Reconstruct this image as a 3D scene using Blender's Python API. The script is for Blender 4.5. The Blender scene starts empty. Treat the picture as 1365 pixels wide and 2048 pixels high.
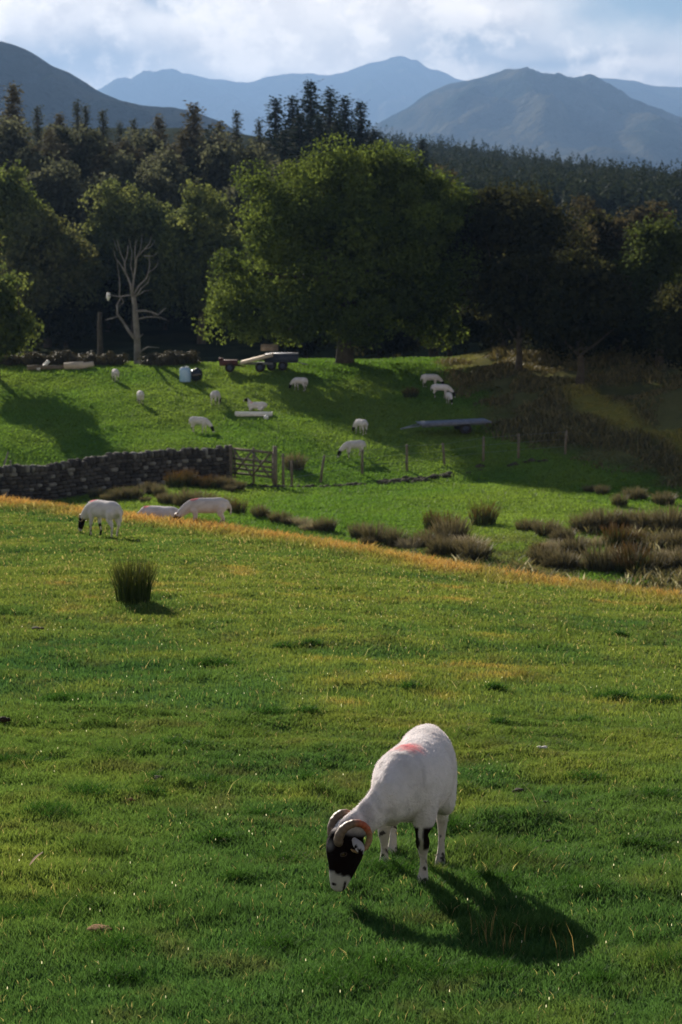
import bpy, bmesh, math, random
import numpy as np
from mathutils import Vector, Matrix

# ------------------------------------------------------------------ camera
F = 3822.0                      # focal length in photo pixels (1365 x 2048)
PITCH = math.atan((1024 - 480) / F)
scn = bpy.context.scene
C = scn.collection
cam_d = bpy.data.cameras.new('camera')
cam = bpy.data.objects.new('camera', cam_d); C.objects.link(cam)
cam.location = (0, 0, 0)
cam.rotation_euler = (math.pi / 2 - PITCH, 0, 0)
cam_d.sensor_fit = 'VERTICAL'; cam_d.sensor_height = 36; cam_d.sensor_width = 24
cam_d.lens = F / 2048 * 36
cam_d.clip_start = 0.1; cam_d.clip_end = 30000
cam_d.dof.use_dof = True; cam_d.dof.focus_distance = 9.75; cam_d.dof.aperture_fstop = 6.5
scn.camera = cam

# ------------------------------------------------------------------ light, sky, exposure
SUN_EL, SUN_AZ = math.radians(18.0), math.radians(-21.5)      # azimuth from +Y, + towards +X
EXPOSURE = 1.5
scn.view_settings.view_transform = 'Standard'; scn.view_settings.look = 'None'
scn.view_settings.exposure = EXPOSURE; scn.view_settings.gamma = 1.0
scn.cycles.max_bounces = 8; scn.cycles.diffuse_bounces = 3; scn.cycles.transmission_bounces = 4
scn.cycles.sample_clamp_indirect = 4.0
sl = bpy.data.lights.new('sun', 'SUN'); sl.energy = 5.0; sl.angle = math.radians(0.5); sl.color = (1.0, 0.90, 0.76)
sun = bpy.data.objects.new('sun', sl); C.objects.link(sun)
sv = Vector((math.sin(SUN_AZ) * math.cos(SUN_EL), math.cos(SUN_AZ) * math.cos(SUN_EL), math.sin(SUN_EL)))
sun.rotation_euler = sv.to_track_quat('Z', 'Y').to_euler(); sun.location = sv * 50

class NT:
    """short hand for wiring nodes"""
    def __init__(s, tree): s.t = tree; s.n = tree.nodes; s.l = tree.links
    def node(s, typ, **kw):
        n = s.n.new(typ)
        for k, v in kw.items(): setattr(n, k, v)
        return n
    def put(s, inp, v):
        if isinstance(v, bpy.types.NodeSocket): s.l.new(v, inp)
        elif v is not None: inp.default_value = v
    def math(s, op, a, b=None, clamp=False):
        n = s.node('ShaderNodeMath', operation=op, use_clamp=clamp); s.put(n.inputs[0], a)
        if b is not None: s.put(n.inputs[1], b)
        return n.outputs[0]
    def mix(s, f, a, b, blend='MIX'):
        n = s.node('ShaderNodeMix', data_type='RGBA', blend_type=blend)
        s.put(n.inputs[0], f); s.put(n.inputs[6], a); s.put(n.inputs[7], b)
        return n.outputs[2]
    def noise(s, vec, scale, detail=4, rough=0.55):
        n = s.node('ShaderNodeTexNoise'); s.put(n.inputs['Vector'], vec)
        n.inputs['Scale'].default_value = scale; n.inputs['Detail'].default_value = detail; n.inputs['Roughness'].default_value = rough
        return n
    def ramp(s, f, a, b):
        n = s.node('ShaderNodeMapRange', interpolation_type='SMOOTHSTEP'); s.put(n.inputs[0], f)
        n.inputs[1].default_value = a; n.inputs[2].default_value = b
        return n.outputs[0]

def build_world():
    w = bpy.data.worlds.new('World'); scn.world = w; w.use_nodes = True
    g = NT(w.node_tree); g.n.clear()
    sky = g.node('ShaderNodeTexSky', sky_type='NISHITA', sun_disc=False)
    sky.sun_elevation = SUN_EL; sky.sun_rotation = SUN_AZ; sky.air_density = 1.0; sky.dust_density = 0.6; sky.ozone_density = 1.5
    tc = g.node('ShaderNodeTexCoord'); sep = g.node('ShaderNodeSeparateXYZ'); g.l.new(tc.outputs['Generated'], sep.inputs[0])
    az = g.math('ARCTAN2', sep.outputs[0], sep.outputs[1]); el = g.math('ARCSINE', sep.outputs[2])
    cv = g.node('ShaderNodeCombineXYZ'); g.l.new(g.math('MULTIPLY', az, 1.0), cv.inputs[0]); g.l.new(g.math('MULTIPLY', el, 1.15), cv.inputs[1])
    warp = g.noise(cv.outputs[0], 16, 5, 0.6); ws = g.node('ShaderNodeSeparateColor'); g.l.new(warp.outputs['Color'], ws.inputs[0])
    azw = g.math('ADD', az, g.math('MULTIPLY', g.math('SUBTRACT', ws.outputs[0], 0.5), 0.060))
    elw = g.math('ADD', el, g.math('MULTIPLY', g.math('SUBTRACT', ws.outputs[1], 0.5), 0.034))
    def blob(px, py, rx, ry, sharp=1.0):
        a = g.math('DIVIDE', g.math('SUBTRACT', azw, (px - 682.5) / F), rx / F)
        b = g.math('DIVIDE', g.math('SUBTRACT', elw, (480 - py) / F), ry / F)
        d = g.math('ADD', g.math('MULTIPLY', a, a), g.math('MULTIPLY', b, b))
        return g.math('POWER', 2.71828, g.math('MULTIPLY', g.math('POWER', d, sharp), -1.0))
    def total(bl):
        s = None
        for args in bl:
            v = blob(*args[:5]); v = g.math('MULTIPLY', v, args[5])
            s = v if s is None else g.math('ADD', s, v)
        return s
    # openings where blue sky shows, grey cloud bellies, sun-lit cloud edges
    gaps = total([(1330, 0, 240, 105, 2, 1)])
    high = g.noise(tc.outputs['Generated'], 3.2, 6, 0.6)
    gaps = g.math('ADD', gaps, g.math('MULTIPLY', g.ramp(el, 0.16, 0.40), g.ramp(high.outputs['Fac'], 0.36, 0.5)), True)
    dark = total([(1090, 115, 190, 42, 1.4, 0.95), (905, 100, 150, 55, 1.2, 0.7), (150, 135, 150, 52, 1.2, 0.62), (300, 70, 90, 60, 1.2, 0.3), (342, 10, 62, 30, 2, 1.0),
                  (700, 95, 110, 30, 1, 0.25), (1320, 165, 60, 20, 1, 0.4), (330, 155, 230, 35, 1.2, 0.45)])
    lite = total([(640, 60, 230, 90, 1.2, 0.5), (340, 55, 90, 38, 1.4, 0.6), (1210, 85, 190, 30, 1.3, 0.75), (1050, 28, 140, 24, 1.3, 0.6), (1000, 120, 90, 18, 1.3, 0.4), (1260, 150, 110, 14, 1.3, 0.5),
                  (520, 150, 200, 22, 1.3, 0.4), (40, 30, 140, 60, 1.2, 0.35)])
    fine = g.noise(cv.outputs[0], 52, 7, 0.62)
    puff = g.noise(cv.outputs[0], 24, 8, 0.6); lite = g.math('ADD', g.math('MULTIPLY', lite, 0.75), g.math('MULTIPLY', g.ramp(puff.outputs['Fac'], 0.47, 0.60), 0.5))
    k = 10.0 / 2 ** EXPOSURE
    col = g.mix(g.math('MULTIPLY', g.ramp(fine.outputs['Fac'], 0.38, 0.62), 0.9), tuple(k * c for c in (1.24, 1.07, 0.90)) + (1,), tuple(k * c for c in (1.66, 1.44, 1.20)) + (1,))
    col = g.mix(g.math('MULTIPLY', dark, 1.0, True), col, tuple(k * c for c in (0.44, 0.47, 0.49)) + (1,))
    col = g.mix(g.math('MULTIPLY', lite, 1.0, True), col, tuple(k * c for c in (2.3, 1.98, 1.62)) + (1,))
    # clouds high above and behind the viewer are dim grey-blue
    col = g.mix(g.ramp(el, 0.14, 0.5), col, tuple(k * c for c in (0.165, 0.175, 0.205)) + (1,))
    nsk = g.mix(1.0, sky.outputs[0], (0.16, 0.20, 0.23, 1), 'MULTIPLY')
    final = g.mix(gaps, col, nsk)
    bg = g.node('ShaderNodeBackground'); g.l.new(final, bg.inputs[0]); bg.inputs[1].default_value = 0.1
    out = g.node('ShaderNodeOutputWorld'); g.l.new(bg.outputs[0], out.inputs[0])
build_world()

# ------------------------------------------------------------------ helpers
rng = np.random.default_rng(7)
random.seed(7)
CP, SP = math.cos(PITCH), math.sin(PITCH)

def ray(px, py):
    a, b = (px - 682.5) / F, (py - 1024) / F
    return np.array((a, CP - b * SP, -SP - b * CP))      # camera at the origin looks along +Y and a little down

def at(px, py, Y):
    d = ray(px, py); return d * (Y / d[1])

def tag(o, label=None, cat=None, group=None, kind=None):
    if label: o['label'] = label
    if cat: o['category'] = cat
    if group: o['group'] = group
    if kind: o['kind'] = kind
    return o

def empty(name, loc, label=None, cat=None, group=None):
    o = bpy.data.objects.new(name, None); C.objects.link(o); o.location = loc; o.empty_display_size = 0.2
    return tag(o, label, cat, group)

def link(name, me, mat=None, parent=None, loc=None):
    o = bpy.data.objects.new(name, me); C.objects.link(o)
    if mat is not None and len(me.materials) == 0: me.materials.append(mat)
    if parent is not None: o.parent = parent
    if loc is not None: o.location = loc
    return o

def dup(root, loc, rotz=None, scale=None, **kw):
    r = root.copy(); C.objects.link(r); r.location = loc
    if rotz is not None: r.rotation_euler = (root.rotation_euler[0], root.rotation_euler[1], rotz)
    if scale is not None: r.scale = (scale,) * 3 if not hasattr(scale, '__len__') else scale
    for ch in list(root.children):
        c = ch.copy(); C.objects.link(c); c.parent = r
        for gch in list(ch.children):
            d = gch.copy(); C.objects.link(d); d.parent = c
    return tag(r, **kw)

def fast_mesh(name, V, faces, col=None, smooth=False):
    """faces: list of (n,k) index arrays; col: per-vertex rgb"""
    me = bpy.data.meshes.new(name)
    V = np.asarray(V, dtype=np.float32); me.vertices.add(len(V)); me.vertices.foreach_set('co', V.ravel())
    idx = np.concatenate([np.asarray(f, dtype=np.int32).ravel() for f in faces])
    cnt = np.concatenate([np.full(len(f), np.asarray(f).shape[1], dtype=np.int32) for f in faces])
    me.loops.add(len(idx)); me.loops.foreach_set('vertex_index', idx)
    me.polygons.add(len(cnt)); me.polygons.foreach_set('loop_start', np.concatenate(([0], np.cumsum(cnt)[:-1])).astype(np.int32))
    me.polygons.foreach_set('loop_total', cnt)
    if smooth: me.polygons.foreach_set('use_smooth', np.ones(len(cnt), dtype=bool))
    me.update(calc_edges=True)
    if col is not None: add_col(me, col)
    return me

def add_col(me, col):
    a = me.color_attributes.new('Col', 'FLOAT_COLOR', 'POINT')
    c = np.ones((len(me.vertices), 4), dtype=np.float32); c[:, :3] = col
    a.data.foreach_set('color', c.ravel())

def _h(ix, iy, s):
    v = np.sin(ix * 127.1 + iy * 311.7 + s * 74.7) * 43758.5453
    return v - np.floor(v)
def vnoise(x, y, s=0):
    x = np.asarray(x, dtype=np.float64); y = np.asarray(y, dtype=np.float64)
    ix, iy = np.floor(x), np.floor(y); fx, fy = x - ix, y - iy
    fx = fx * fx * (3 - 2 * fx); fy = fy * fy * (3 - 2 * fy)
    return (_h(ix, iy, s) * (1 - fx) + _h(ix + 1, iy, s) * fx) * (1 - fy) + (_h(ix, iy + 1, s) * (1 - fx) + _h(ix + 1, iy + 1, s) * fx) * fy
def fbm(x, y, s=0, o=4):
    t, a, n = 0, 0.5, 0
    for k in range(o):
        t = t + a * vnoise(x * 2 ** k + 13.7 * k, y * 2 ** k - 7.1 * k, s + k); n += a; a *= 0.5
    return t / n
def sst(x, a, b):
    t = np.clip((x - a) / (b - a), 0, 1); return t * t * (3 - 2 * t)
def smin(a, b, k):
    h = np.clip(0.5 + 0.5 * (b - a) / k, 0, 1); return b * (1 - h) + a * h - k * h * (1 - h)
def smax(a, b, k): return -smin(-a, -b, k)

# ------------------------------------------------------------------ terrain
def tpx(py): return np.tan(PITCH + np.arctan((np.asarray(py, dtype=float) - 1024) / F))   # drop per metre
CREST_PX = np.array([-700, 0, 250, 460, 700, 1000, 1365, 2100.]); CREST_PY = np.array([920, 1000, 1030, 1056, 1094, 1147, 1196, 1270.])
def crest_y(x): return np.clip(41 - (x + 7.3) * 1.07, 22, 56)
def near0(x, y):
    yy = np.clip(y, -40, 60); return -(2.18 + 0.116 * yy - 0.0009 * yy * yy)
_xs = np.linspace(-40, 40, 200); _yc = crest_y(_xs)
_px = 682.5 + F * _xs / (_yc * CP + 0.14 * 5.2)
_dz = -tpx(np.interp(_px, CREST_PX, CREST_PY)) * _yc - near0(_xs, _yc)
def bank_x(y): return np.interp(y, [40, 60, 75, 80, 86, 90, 99, 108, 125, 160], [22, 17, 14.5, 12.9, 9.6, 7.9, 7.0, 6.3, 7, 9])
def H(x, y):
    x = np.asarray(x, dtype=float); y = np.asarray(y, dtype=float)
    yc = crest_y(x)
    dz = np.interp(x, _xs, _dz)
    n = near0(x, y) + dz * np.clip(y / yc, 0, 1.2) ** 2
    hum = (fbm(x * 0.55, y * 0.8, 3, 3) - 0.5) * 0.10 + (fbm(x * 1.7, y * 2.2, 5, 3) - 0.5) * 0.085 + (fbm(x * 4.3, y * 4.6, 6, 2) - 0.5) * 0.035 * sst(20 - y, 0, 6)
    n = n + hum * sst(y, 3, 8) * (1 - 0.75 * sst(y, yc - 5, yc))
    over = -(tpx(np.interp(682.5 + F * x / (yc * CP + .7), CREST_PX, CREST_PY)) * yc) - 0.34 * (y - yc)
    n = smin(n, over, 0.25)
    f = np.interp(y, [0, 40, 55, 70, 80, 112, 117, 135, 165, 190, 300, 400, 700, 1000, 1500, 4000], [-8.0, -8.3, -8.85, -9.5, -10.05, -7.2, -7.3, -9.0, -7.5, -4.5, 2, 7, 32, 6, -5, -5])
    f = f + (fbm(x * 0.12, y * 0.12, 9, 3) - 0.5) * 0.7 * sst(y, 45, 60) + (fbm(x * 0.9, y * 0.9, 19, 2) - 0.5) * 0.10
    f = f - .55 * sst(-x, 4.5, 12) * sst(y, 58, 68) * (1 - sst(y, 77, 88))
    f = f - sst(y, 300, 700) * (1 - sst(y, 800, 1000)) * np.clip(x - 10, -60, 125) * 0.14
    b = np.clip(x - bank_x(y), 0, 60); f = f + 5.0 * (1 - np.exp(-b * 0.028)) * sst(y, 40, 70) * (1 - sst(y, 200, 300)) + sst(b, 0, 4) * (fbm(x * .35, y * .35, 21, 2) - .3) * .8 * sst(y, 60, 75)
    return np.where(y < yc - 6, n, smax(n, f, 0.5))

def hit(px, py, y0=4.0, y1=400.0):
    d = ray(px, py); Y = np.concatenate([np.arange(y0, min(60, y1), 0.02), np.arange(max(60, y0), y1, 0.1)])
    X = d[0] / d[1] * Y; Z = d[2] / d[1] * Y
    g = H(X, Y); k = np.argmax(Z <= g)
    return Vector((float(X[k]), float(Y[k]), float(g[k])))
def on_ground(x, y): return Vector((float(x), float(y), float(H(x, y))))

def c3(*v): return np.array(v)
def mixc(a, b, t): t = np.asarray(t)[..., None]; return a * (1 - t) + b * t
def ground_col(x, y):
    yc = crest_y(x)
    deep, mid, yel, dry = c3(.044, .106, .030), c3(.078, .146, .034), c3(.128, .178, .038), c3(.38, .23, .08)
    n1, n2, n3 = fbm(x * 0.35, y * 0.35, 31, 4), fbm(x * 1.3, y * 1.3, 33, 3), fbm(x * 0.22 + 5, y * 0.16, 37, 3)
    c = mixc(deep, mid, sst(n1, .3, .62))
    c = mixc(c, yel, sst(n2 * .5 + n3 * .5 + 0.16 * sst(y, 10, 30) , .48, .78) * .85)
    c = mixc(c, dry, sst(n2 * .6 + n3 * .4 + .08 * sst(y, 16, 30), .70, .88) * .5)
    c = mixc(c, c3(.105, .085, .045), sst(fbm(x * 2.6 + 3, y * 2.6, 39, 4), .60, .78) * .32)       # thatch and bare brown turf
    c = mixc(c, dry, sst(y - yc, -2.4, -0.3) * (0.4 + 0.5 * sst(n2, .35, .6)))
    # beyond the crest
    g1, g2 = fbm(x * .16, y * .10, 41, 4), fbm(x * .7, y * .5, 43, 3)
    field = mixc(c3(.090, .170, .028), c3(.140, .205, .038), sst(g1, .3, .7)); field = mixc(field, c3(.04, .085, .015), sst(g2, .6, .85) * .5)
    heath = mixc(c3(.078, .084, .036), c3(.14, .135, .055), sst(g2, .3, .7))
    field = mixc(field, heath, sst(x - bank_x(y) + (g2 - .5) * 3, -1, 1.2))
    verge = sst(np.abs(x - bank_x(y) - 5.0), 1.3, .5) * sst(y, 78, 83) * (1 - sst(y, 96, 102))
    field = mixc(field, c3(.24, .21, .05), verge * .9)
    field = mixc(field, heath, sst(y, 62, 50) * sst(g2, .35, .6))
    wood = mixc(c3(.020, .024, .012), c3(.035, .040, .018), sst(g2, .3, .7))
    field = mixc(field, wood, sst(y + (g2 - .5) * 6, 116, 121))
    return np.where((y > yc + .8)[..., None], field, c)

# ------------------------------------------------------------------ materials
def mat_attr(name, rough=0.9, spec=0.2, noise=0.0, nscale=8.0, bump=0.0, bscale=60.0, trans=0.0, sheen=0.0, tint=(1.18, 1.08, .74, 1)):
    m = bpy.data.materials.new(name); m.use_nodes = True; g = NT(m.node_tree); g.n.clear()
    a = g.node('ShaderNodeAttribute', attribute_name='Col'); col = a.outputs['Color']
    tc = g.node('ShaderNodeTexCoord')
    if noise:
        nz = g.noise(tc.outputs['Object'], nscale, 5, 0.65)
        col = g.mix(1.0, col, g.mix(nz.outputs['Fac'], (1 - noise,) * 3 + (1,), (1 + noise,) * 3 + (1,)), 'MULTIPLY')
    b = g.node('ShaderNodeBsdfPrincipled'); g.l.new(col, b.inputs['Base Color']); b.inputs['Roughness'].default_value = rough
    b.inputs['Specular IOR Level'].default_value = spec
    if sheen: b.inputs['Sheen Weight'].default_value = sheen; b.inputs['Sheen Roughness'].default_value = 0.6
    if bump:
        nb = g.noise(tc.outputs['Object'], bscale, 5, 0.7); bn = g.node('ShaderNodeBump'); g.l.new(nb.outputs['Fac'], bn.inputs['Height'])
        bn.inputs['Strength'].default_value = 1.0; bn.inputs['Distance'].default_value = bump; g.l.new(bn.outputs[0], b.inputs['Normal'])
    sh = b.outputs[0]
    if trans:
        t = g.node('ShaderNodeBsdfTranslucent'); g.l.new(g.mix(1.0, col, tint, 'MULTIPLY'), t.inputs[0])
        mx = g.node('ShaderNodeMixShader'); mx.inputs[0].default_value = trans; g.l.new(sh, mx.inputs[1]); g.l.new(t.outputs[0], mx.inputs[2]); sh = mx.outputs[0]
    o = g.node('ShaderNodeOutputMaterial'); g.l.new(sh, o.inputs[0])
    return m
def mat_plain(name, c1, c2=None, scale=6.0, rough=0.8, spec=0.3, metal=0.0, bump=0.0, bscale=30.0):
    m = bpy.data.materials.new(name); m.use_nodes = True; g = NT(m.node_tree); g.n.clear()
    tc = g.node('ShaderNodeTexCoord'); nz = g.noise(tc.outputs['Object'], scale, 5, 0.65)
    col = g.mix(g.ramp(nz.outputs['Fac'], 0.3, 0.7), tuple(c1) + (1,), tuple(c2 or c1) + (1,))
    b = g.node('ShaderNodeBsdfPrincipled'); g.l.new(col, b.inputs['Base Color']); b.inputs['Roughness'].default_value = rough
    b.inputs['Specular IOR Level'].default_value = spec; b.inputs['Metallic'].default_value = metal
    if bump:
        nb = g.noise(tc.outputs['Object'], bscale, 4, 0.6); bn = g.node('ShaderNodeBump'); g.l.new(nb.outputs['Fac'], bn.inputs['Height'])
        bn.inputs['Distance'].default_value = bump; g.l.new(bn.outputs[0], b.inputs['Normal'])
    o = g.node('ShaderNodeOutputMaterial'); g.l.new(b.outputs[0], o.inputs[0])
    return m
M = dict(
    ground=mat_attr('turf', 1.0, 0.0, 0.35, 5.0, 0.03, 18.0),
    grass=mat_attr('grass_blade', 0.7, 0.06, trans=0.45, tint=(1.15, 1.18, .8, 1)),
    rush=mat_attr('rush_stem', 0.7, 0.25, trans=0.2),
    leaf=mat_attr('leaf', 0.9, 0.02, trans=0.55),
    needle=mat_attr('needle', 0.95, 0.03, trans=0.2),
    bark=mat_plain('bark', (.045, .038, .030), (.085, .075, .06), 3, 0.95, 0.1, bump=.03, bscale=8),
    dead=mat_plain('bleached_wood', (.13, .12, .112), (.24, .225, .21), 2, 0.9, 0.1, bump=.02, bscale=9),
    wood=mat_plain('weathered_wood', (.13, .105, .08), (.22, .19, .15), 5, 0.9, 0.1, bump=.01),
    pale=mat_plain('pale_board', (.48, .40, .32), (.62, .54, .45), 2, 0.8, 0.2),
    stone=mat_attr('wall_stone', 0.95, 0.1, 0.4, 5, 0.02, 14),
    wool=mat_attr('wool', 0.95, 0.05, 0.16, 26, 0.022, 55),
    fibre=mat_attr('wool_fibre', 0.9, 0.1, tint=(1.1, 1.05, 1.05, 1), trans=0.4),
    horn=mat_attr('horn', 0.5, 0.35, 0.25, 40, 0.002, 160),
    fell=mat_attr('fell', 1.0, 0.0, 0.45, 0.008, 70, .005),
    white=mat_plain('white_paint', (.70, .70, .68), (.80, .80, .78), 3, 0.5, 0.3),
    tank=mat_plain('blue_plastic', (.25, .42, .62), (.38, .55, .74), 2, 0.25, 0.5),
    black=mat_plain('black_wrap', (.010, .011, .014), (.02, .021, .024), 4, 0.22, 0.5),
    tyre=mat_plain('tyre_rubber', (.014, .013, .012), (.03, .028, .025), 6, 0.9, 0.2),
    navy=mat_plain('navy_paint', (.030, .040, .075), (.055, .065, .10), 3, 0.6, 0.3),
    red=mat_plain('faded_red_paint', (.06, .022, .018), (.10, .036, .03), 3, 0.7, 0.3),
    steel=mat_plain('galvanised_steel', (.16, .17, .20), (.28, .30, .34), 3, 0.5, 0.4, 0.3),
    deck=mat_plain('grey_deck_boards', (.12, .135, .19), (.21, .23, .31), 2.5, 0.6, 0.35),
    dung=mat_plain('dung', (.018, .012, .008), (.05, .034, .02), 30, 0.9, 0.2, bump=.01, bscale=60),
    dirt=mat_plain('dry_dung', (.15, .075, .03), (.22, .12, .05), 30, 0.95, 0.1, bump=.01, bscale=60),
    feather=mat_plain('feather', (.62, .55, .48), (.78, .73, .66), 20, 0.8, 0.2),
    eye=mat_plain('eye', (.02, .012, .005), (.05, .03, .01), 20, 0.15, 0.5),
)

# ------------------------------------------------------------------ ground sheet
def build_ground():
    ys = np.concatenate([np.arange(-24, 4, 2.0), np.arange(4, 14, .10), np.arange(14, 62, .22), np.arange(62, 180, .9), np.arange(180, 400, 8), np.arange(400, 1600, 40), np.arange(1600, 20001, 1000)])
    u = np.linspace(-1, 1, 261); u = np.sign(u) * np.abs(u) ** 1.35
    wy = np.interp(ys, [-30, 4, 40, 200, 1500, 20000], [14, 10, 26, 130, 1400, 14000])
    X = u[None, :] * wy[:, None]; Y = np.repeat(ys[:, None], len(u), 1)
    V = np.stack([X, Y, H(X, Y)], -1).reshape(-1, 3); c = ground_col(X, Y).reshape(-1, 3)
    r, k = len(ys), len(u); i = np.arange(r * k).reshape(r, k)
    q = np.stack([i[:-1, :-1], i[:-1, 1:], i[1:, 1:], i[1:, :-1]], -1).reshape(-1, 4)
    me = fast_mesh('ground', V, [q], c, True)
    tag(link('ground', me, M['ground']), kind='structure')
build_ground()

# ------------------------------------------------------------------ fells (mountains)
def fell(name, D, depth, prof, base_z, c1, c2, rough, seed, c_lit=None, nx=260, ny=60):
    px = np.array([p[0] for p in prof], float); zz = np.array([at(p[0], p[1], D)[2] for p in prof])
    x = np.linspace((px[0] - 682.5) / F * D, (px[-1] - 682.5) / F * D, nx)
    ridge = np.interp(x, (px - 682.5) / F * D, zz)
    ridge = ridge + (fbm(x / D * 60, x * 0, seed + 2, 6) - .5) * D * .0038
    s = np.concatenate([np.linspace(-1, 0, ny), np.linspace(0, 1, ny // 3)[1:]])
    X, S = np.meshgrid(x, s); R = np.repeat(ridge[None, :], len(s), 0)
    prof_s = np.where(S < 0, 1 - np.abs(S) ** 1.15, 1 - np.abs(S) ** 1.4)
    nz = fbm(X / D * 44 + S * 2, S * 7 + seed, seed, 6) - .5
    Z = base_z + (R - base_z) * prof_s + nz * (R - base_z).clip(0) * rough * np.minimum(1, np.abs(S) * 3) * (1 - np.abs(S)) * 2
    Y = D + S * depth + (fbm(X / D * 20, S * 2, seed + 9, 3) - .5) * depth * .25 * np.minimum(1, np.abs(S) * 3)
    n = fbm(X / D * 40, S * 8, seed + 4, 5)
    c = mixc(c3(*c1), c3(*c2), sst(n + .35 * (fbm(X / D * 14, S * 4, seed + 6, 3) - .5), .42, .60))
    V = np.stack([X, Y, Z], -1).reshape(-1, 3); i = np.arange(X.size).reshape(X.shape)
    q = np.stack([i[:-1, :-1], i[:-1, 1:], i[1:, 1:], i[1:, :-1]], -1).reshape(-1, 4)
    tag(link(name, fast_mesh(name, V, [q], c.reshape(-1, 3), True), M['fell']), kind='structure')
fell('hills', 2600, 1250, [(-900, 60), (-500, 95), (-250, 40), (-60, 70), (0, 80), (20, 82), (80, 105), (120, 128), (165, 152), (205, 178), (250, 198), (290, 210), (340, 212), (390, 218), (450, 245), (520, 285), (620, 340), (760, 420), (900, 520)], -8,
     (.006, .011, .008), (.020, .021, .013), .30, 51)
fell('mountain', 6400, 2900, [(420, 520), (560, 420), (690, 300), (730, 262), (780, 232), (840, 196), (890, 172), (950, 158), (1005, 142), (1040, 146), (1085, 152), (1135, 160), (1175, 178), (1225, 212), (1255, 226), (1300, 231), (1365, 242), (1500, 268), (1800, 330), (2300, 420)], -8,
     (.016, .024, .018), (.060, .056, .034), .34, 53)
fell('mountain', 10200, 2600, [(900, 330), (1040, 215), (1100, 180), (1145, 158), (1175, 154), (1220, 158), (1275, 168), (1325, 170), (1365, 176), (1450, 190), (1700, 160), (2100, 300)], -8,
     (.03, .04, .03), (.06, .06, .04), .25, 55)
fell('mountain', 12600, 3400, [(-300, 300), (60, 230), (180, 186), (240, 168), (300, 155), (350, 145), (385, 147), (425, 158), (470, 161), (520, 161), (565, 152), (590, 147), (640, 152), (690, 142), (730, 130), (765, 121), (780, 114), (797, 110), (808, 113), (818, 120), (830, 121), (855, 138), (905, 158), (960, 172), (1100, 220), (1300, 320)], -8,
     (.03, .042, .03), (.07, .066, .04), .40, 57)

# ------------------------------------------------------------------ grass
def blades(x, y, hgt, wid, lean, col, z0=None):
    n = len(x); z = H(x, y) if z0 is None else z0
    a = rng.uniform(0, 2 * np.pi, n); dx, dy = np.cos(a) * wid * .5, np.sin(a) * wid * .5
    la = rng.uniform(0, 2 * np.pi, n); lx, ly = np.cos(la) * lean * hgt, np.sin(la) * lean * hgt
    V = np.empty((n, 5, 3), np.float32)
    V[:, 0] = np.stack([x - dx, y - dy, z - .01], -1); V[:, 1] = np.stack([x + dx, y + dy, z - .01], -1)
    V[:, 2] = np.stack([x + dx * .8 + lx * .35, y + dy * .8 + ly * .35, z + hgt * .6], -1); V[:, 3] = np.stack([x - dx * .8 + lx * .35, y - dy * .8 + ly * .35, z + hgt * .6], -1)
    V[:, 4] = np.stack([x + lx, y + ly, z + hgt], -1)
    b = np.arange(n)[:, None] * 5
    return V.reshape(-1, 3), b + np.array([[0, 1, 2, 3]]), b + np.array([[3, 2, 4]]), np.repeat(col, 5, 0)
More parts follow.
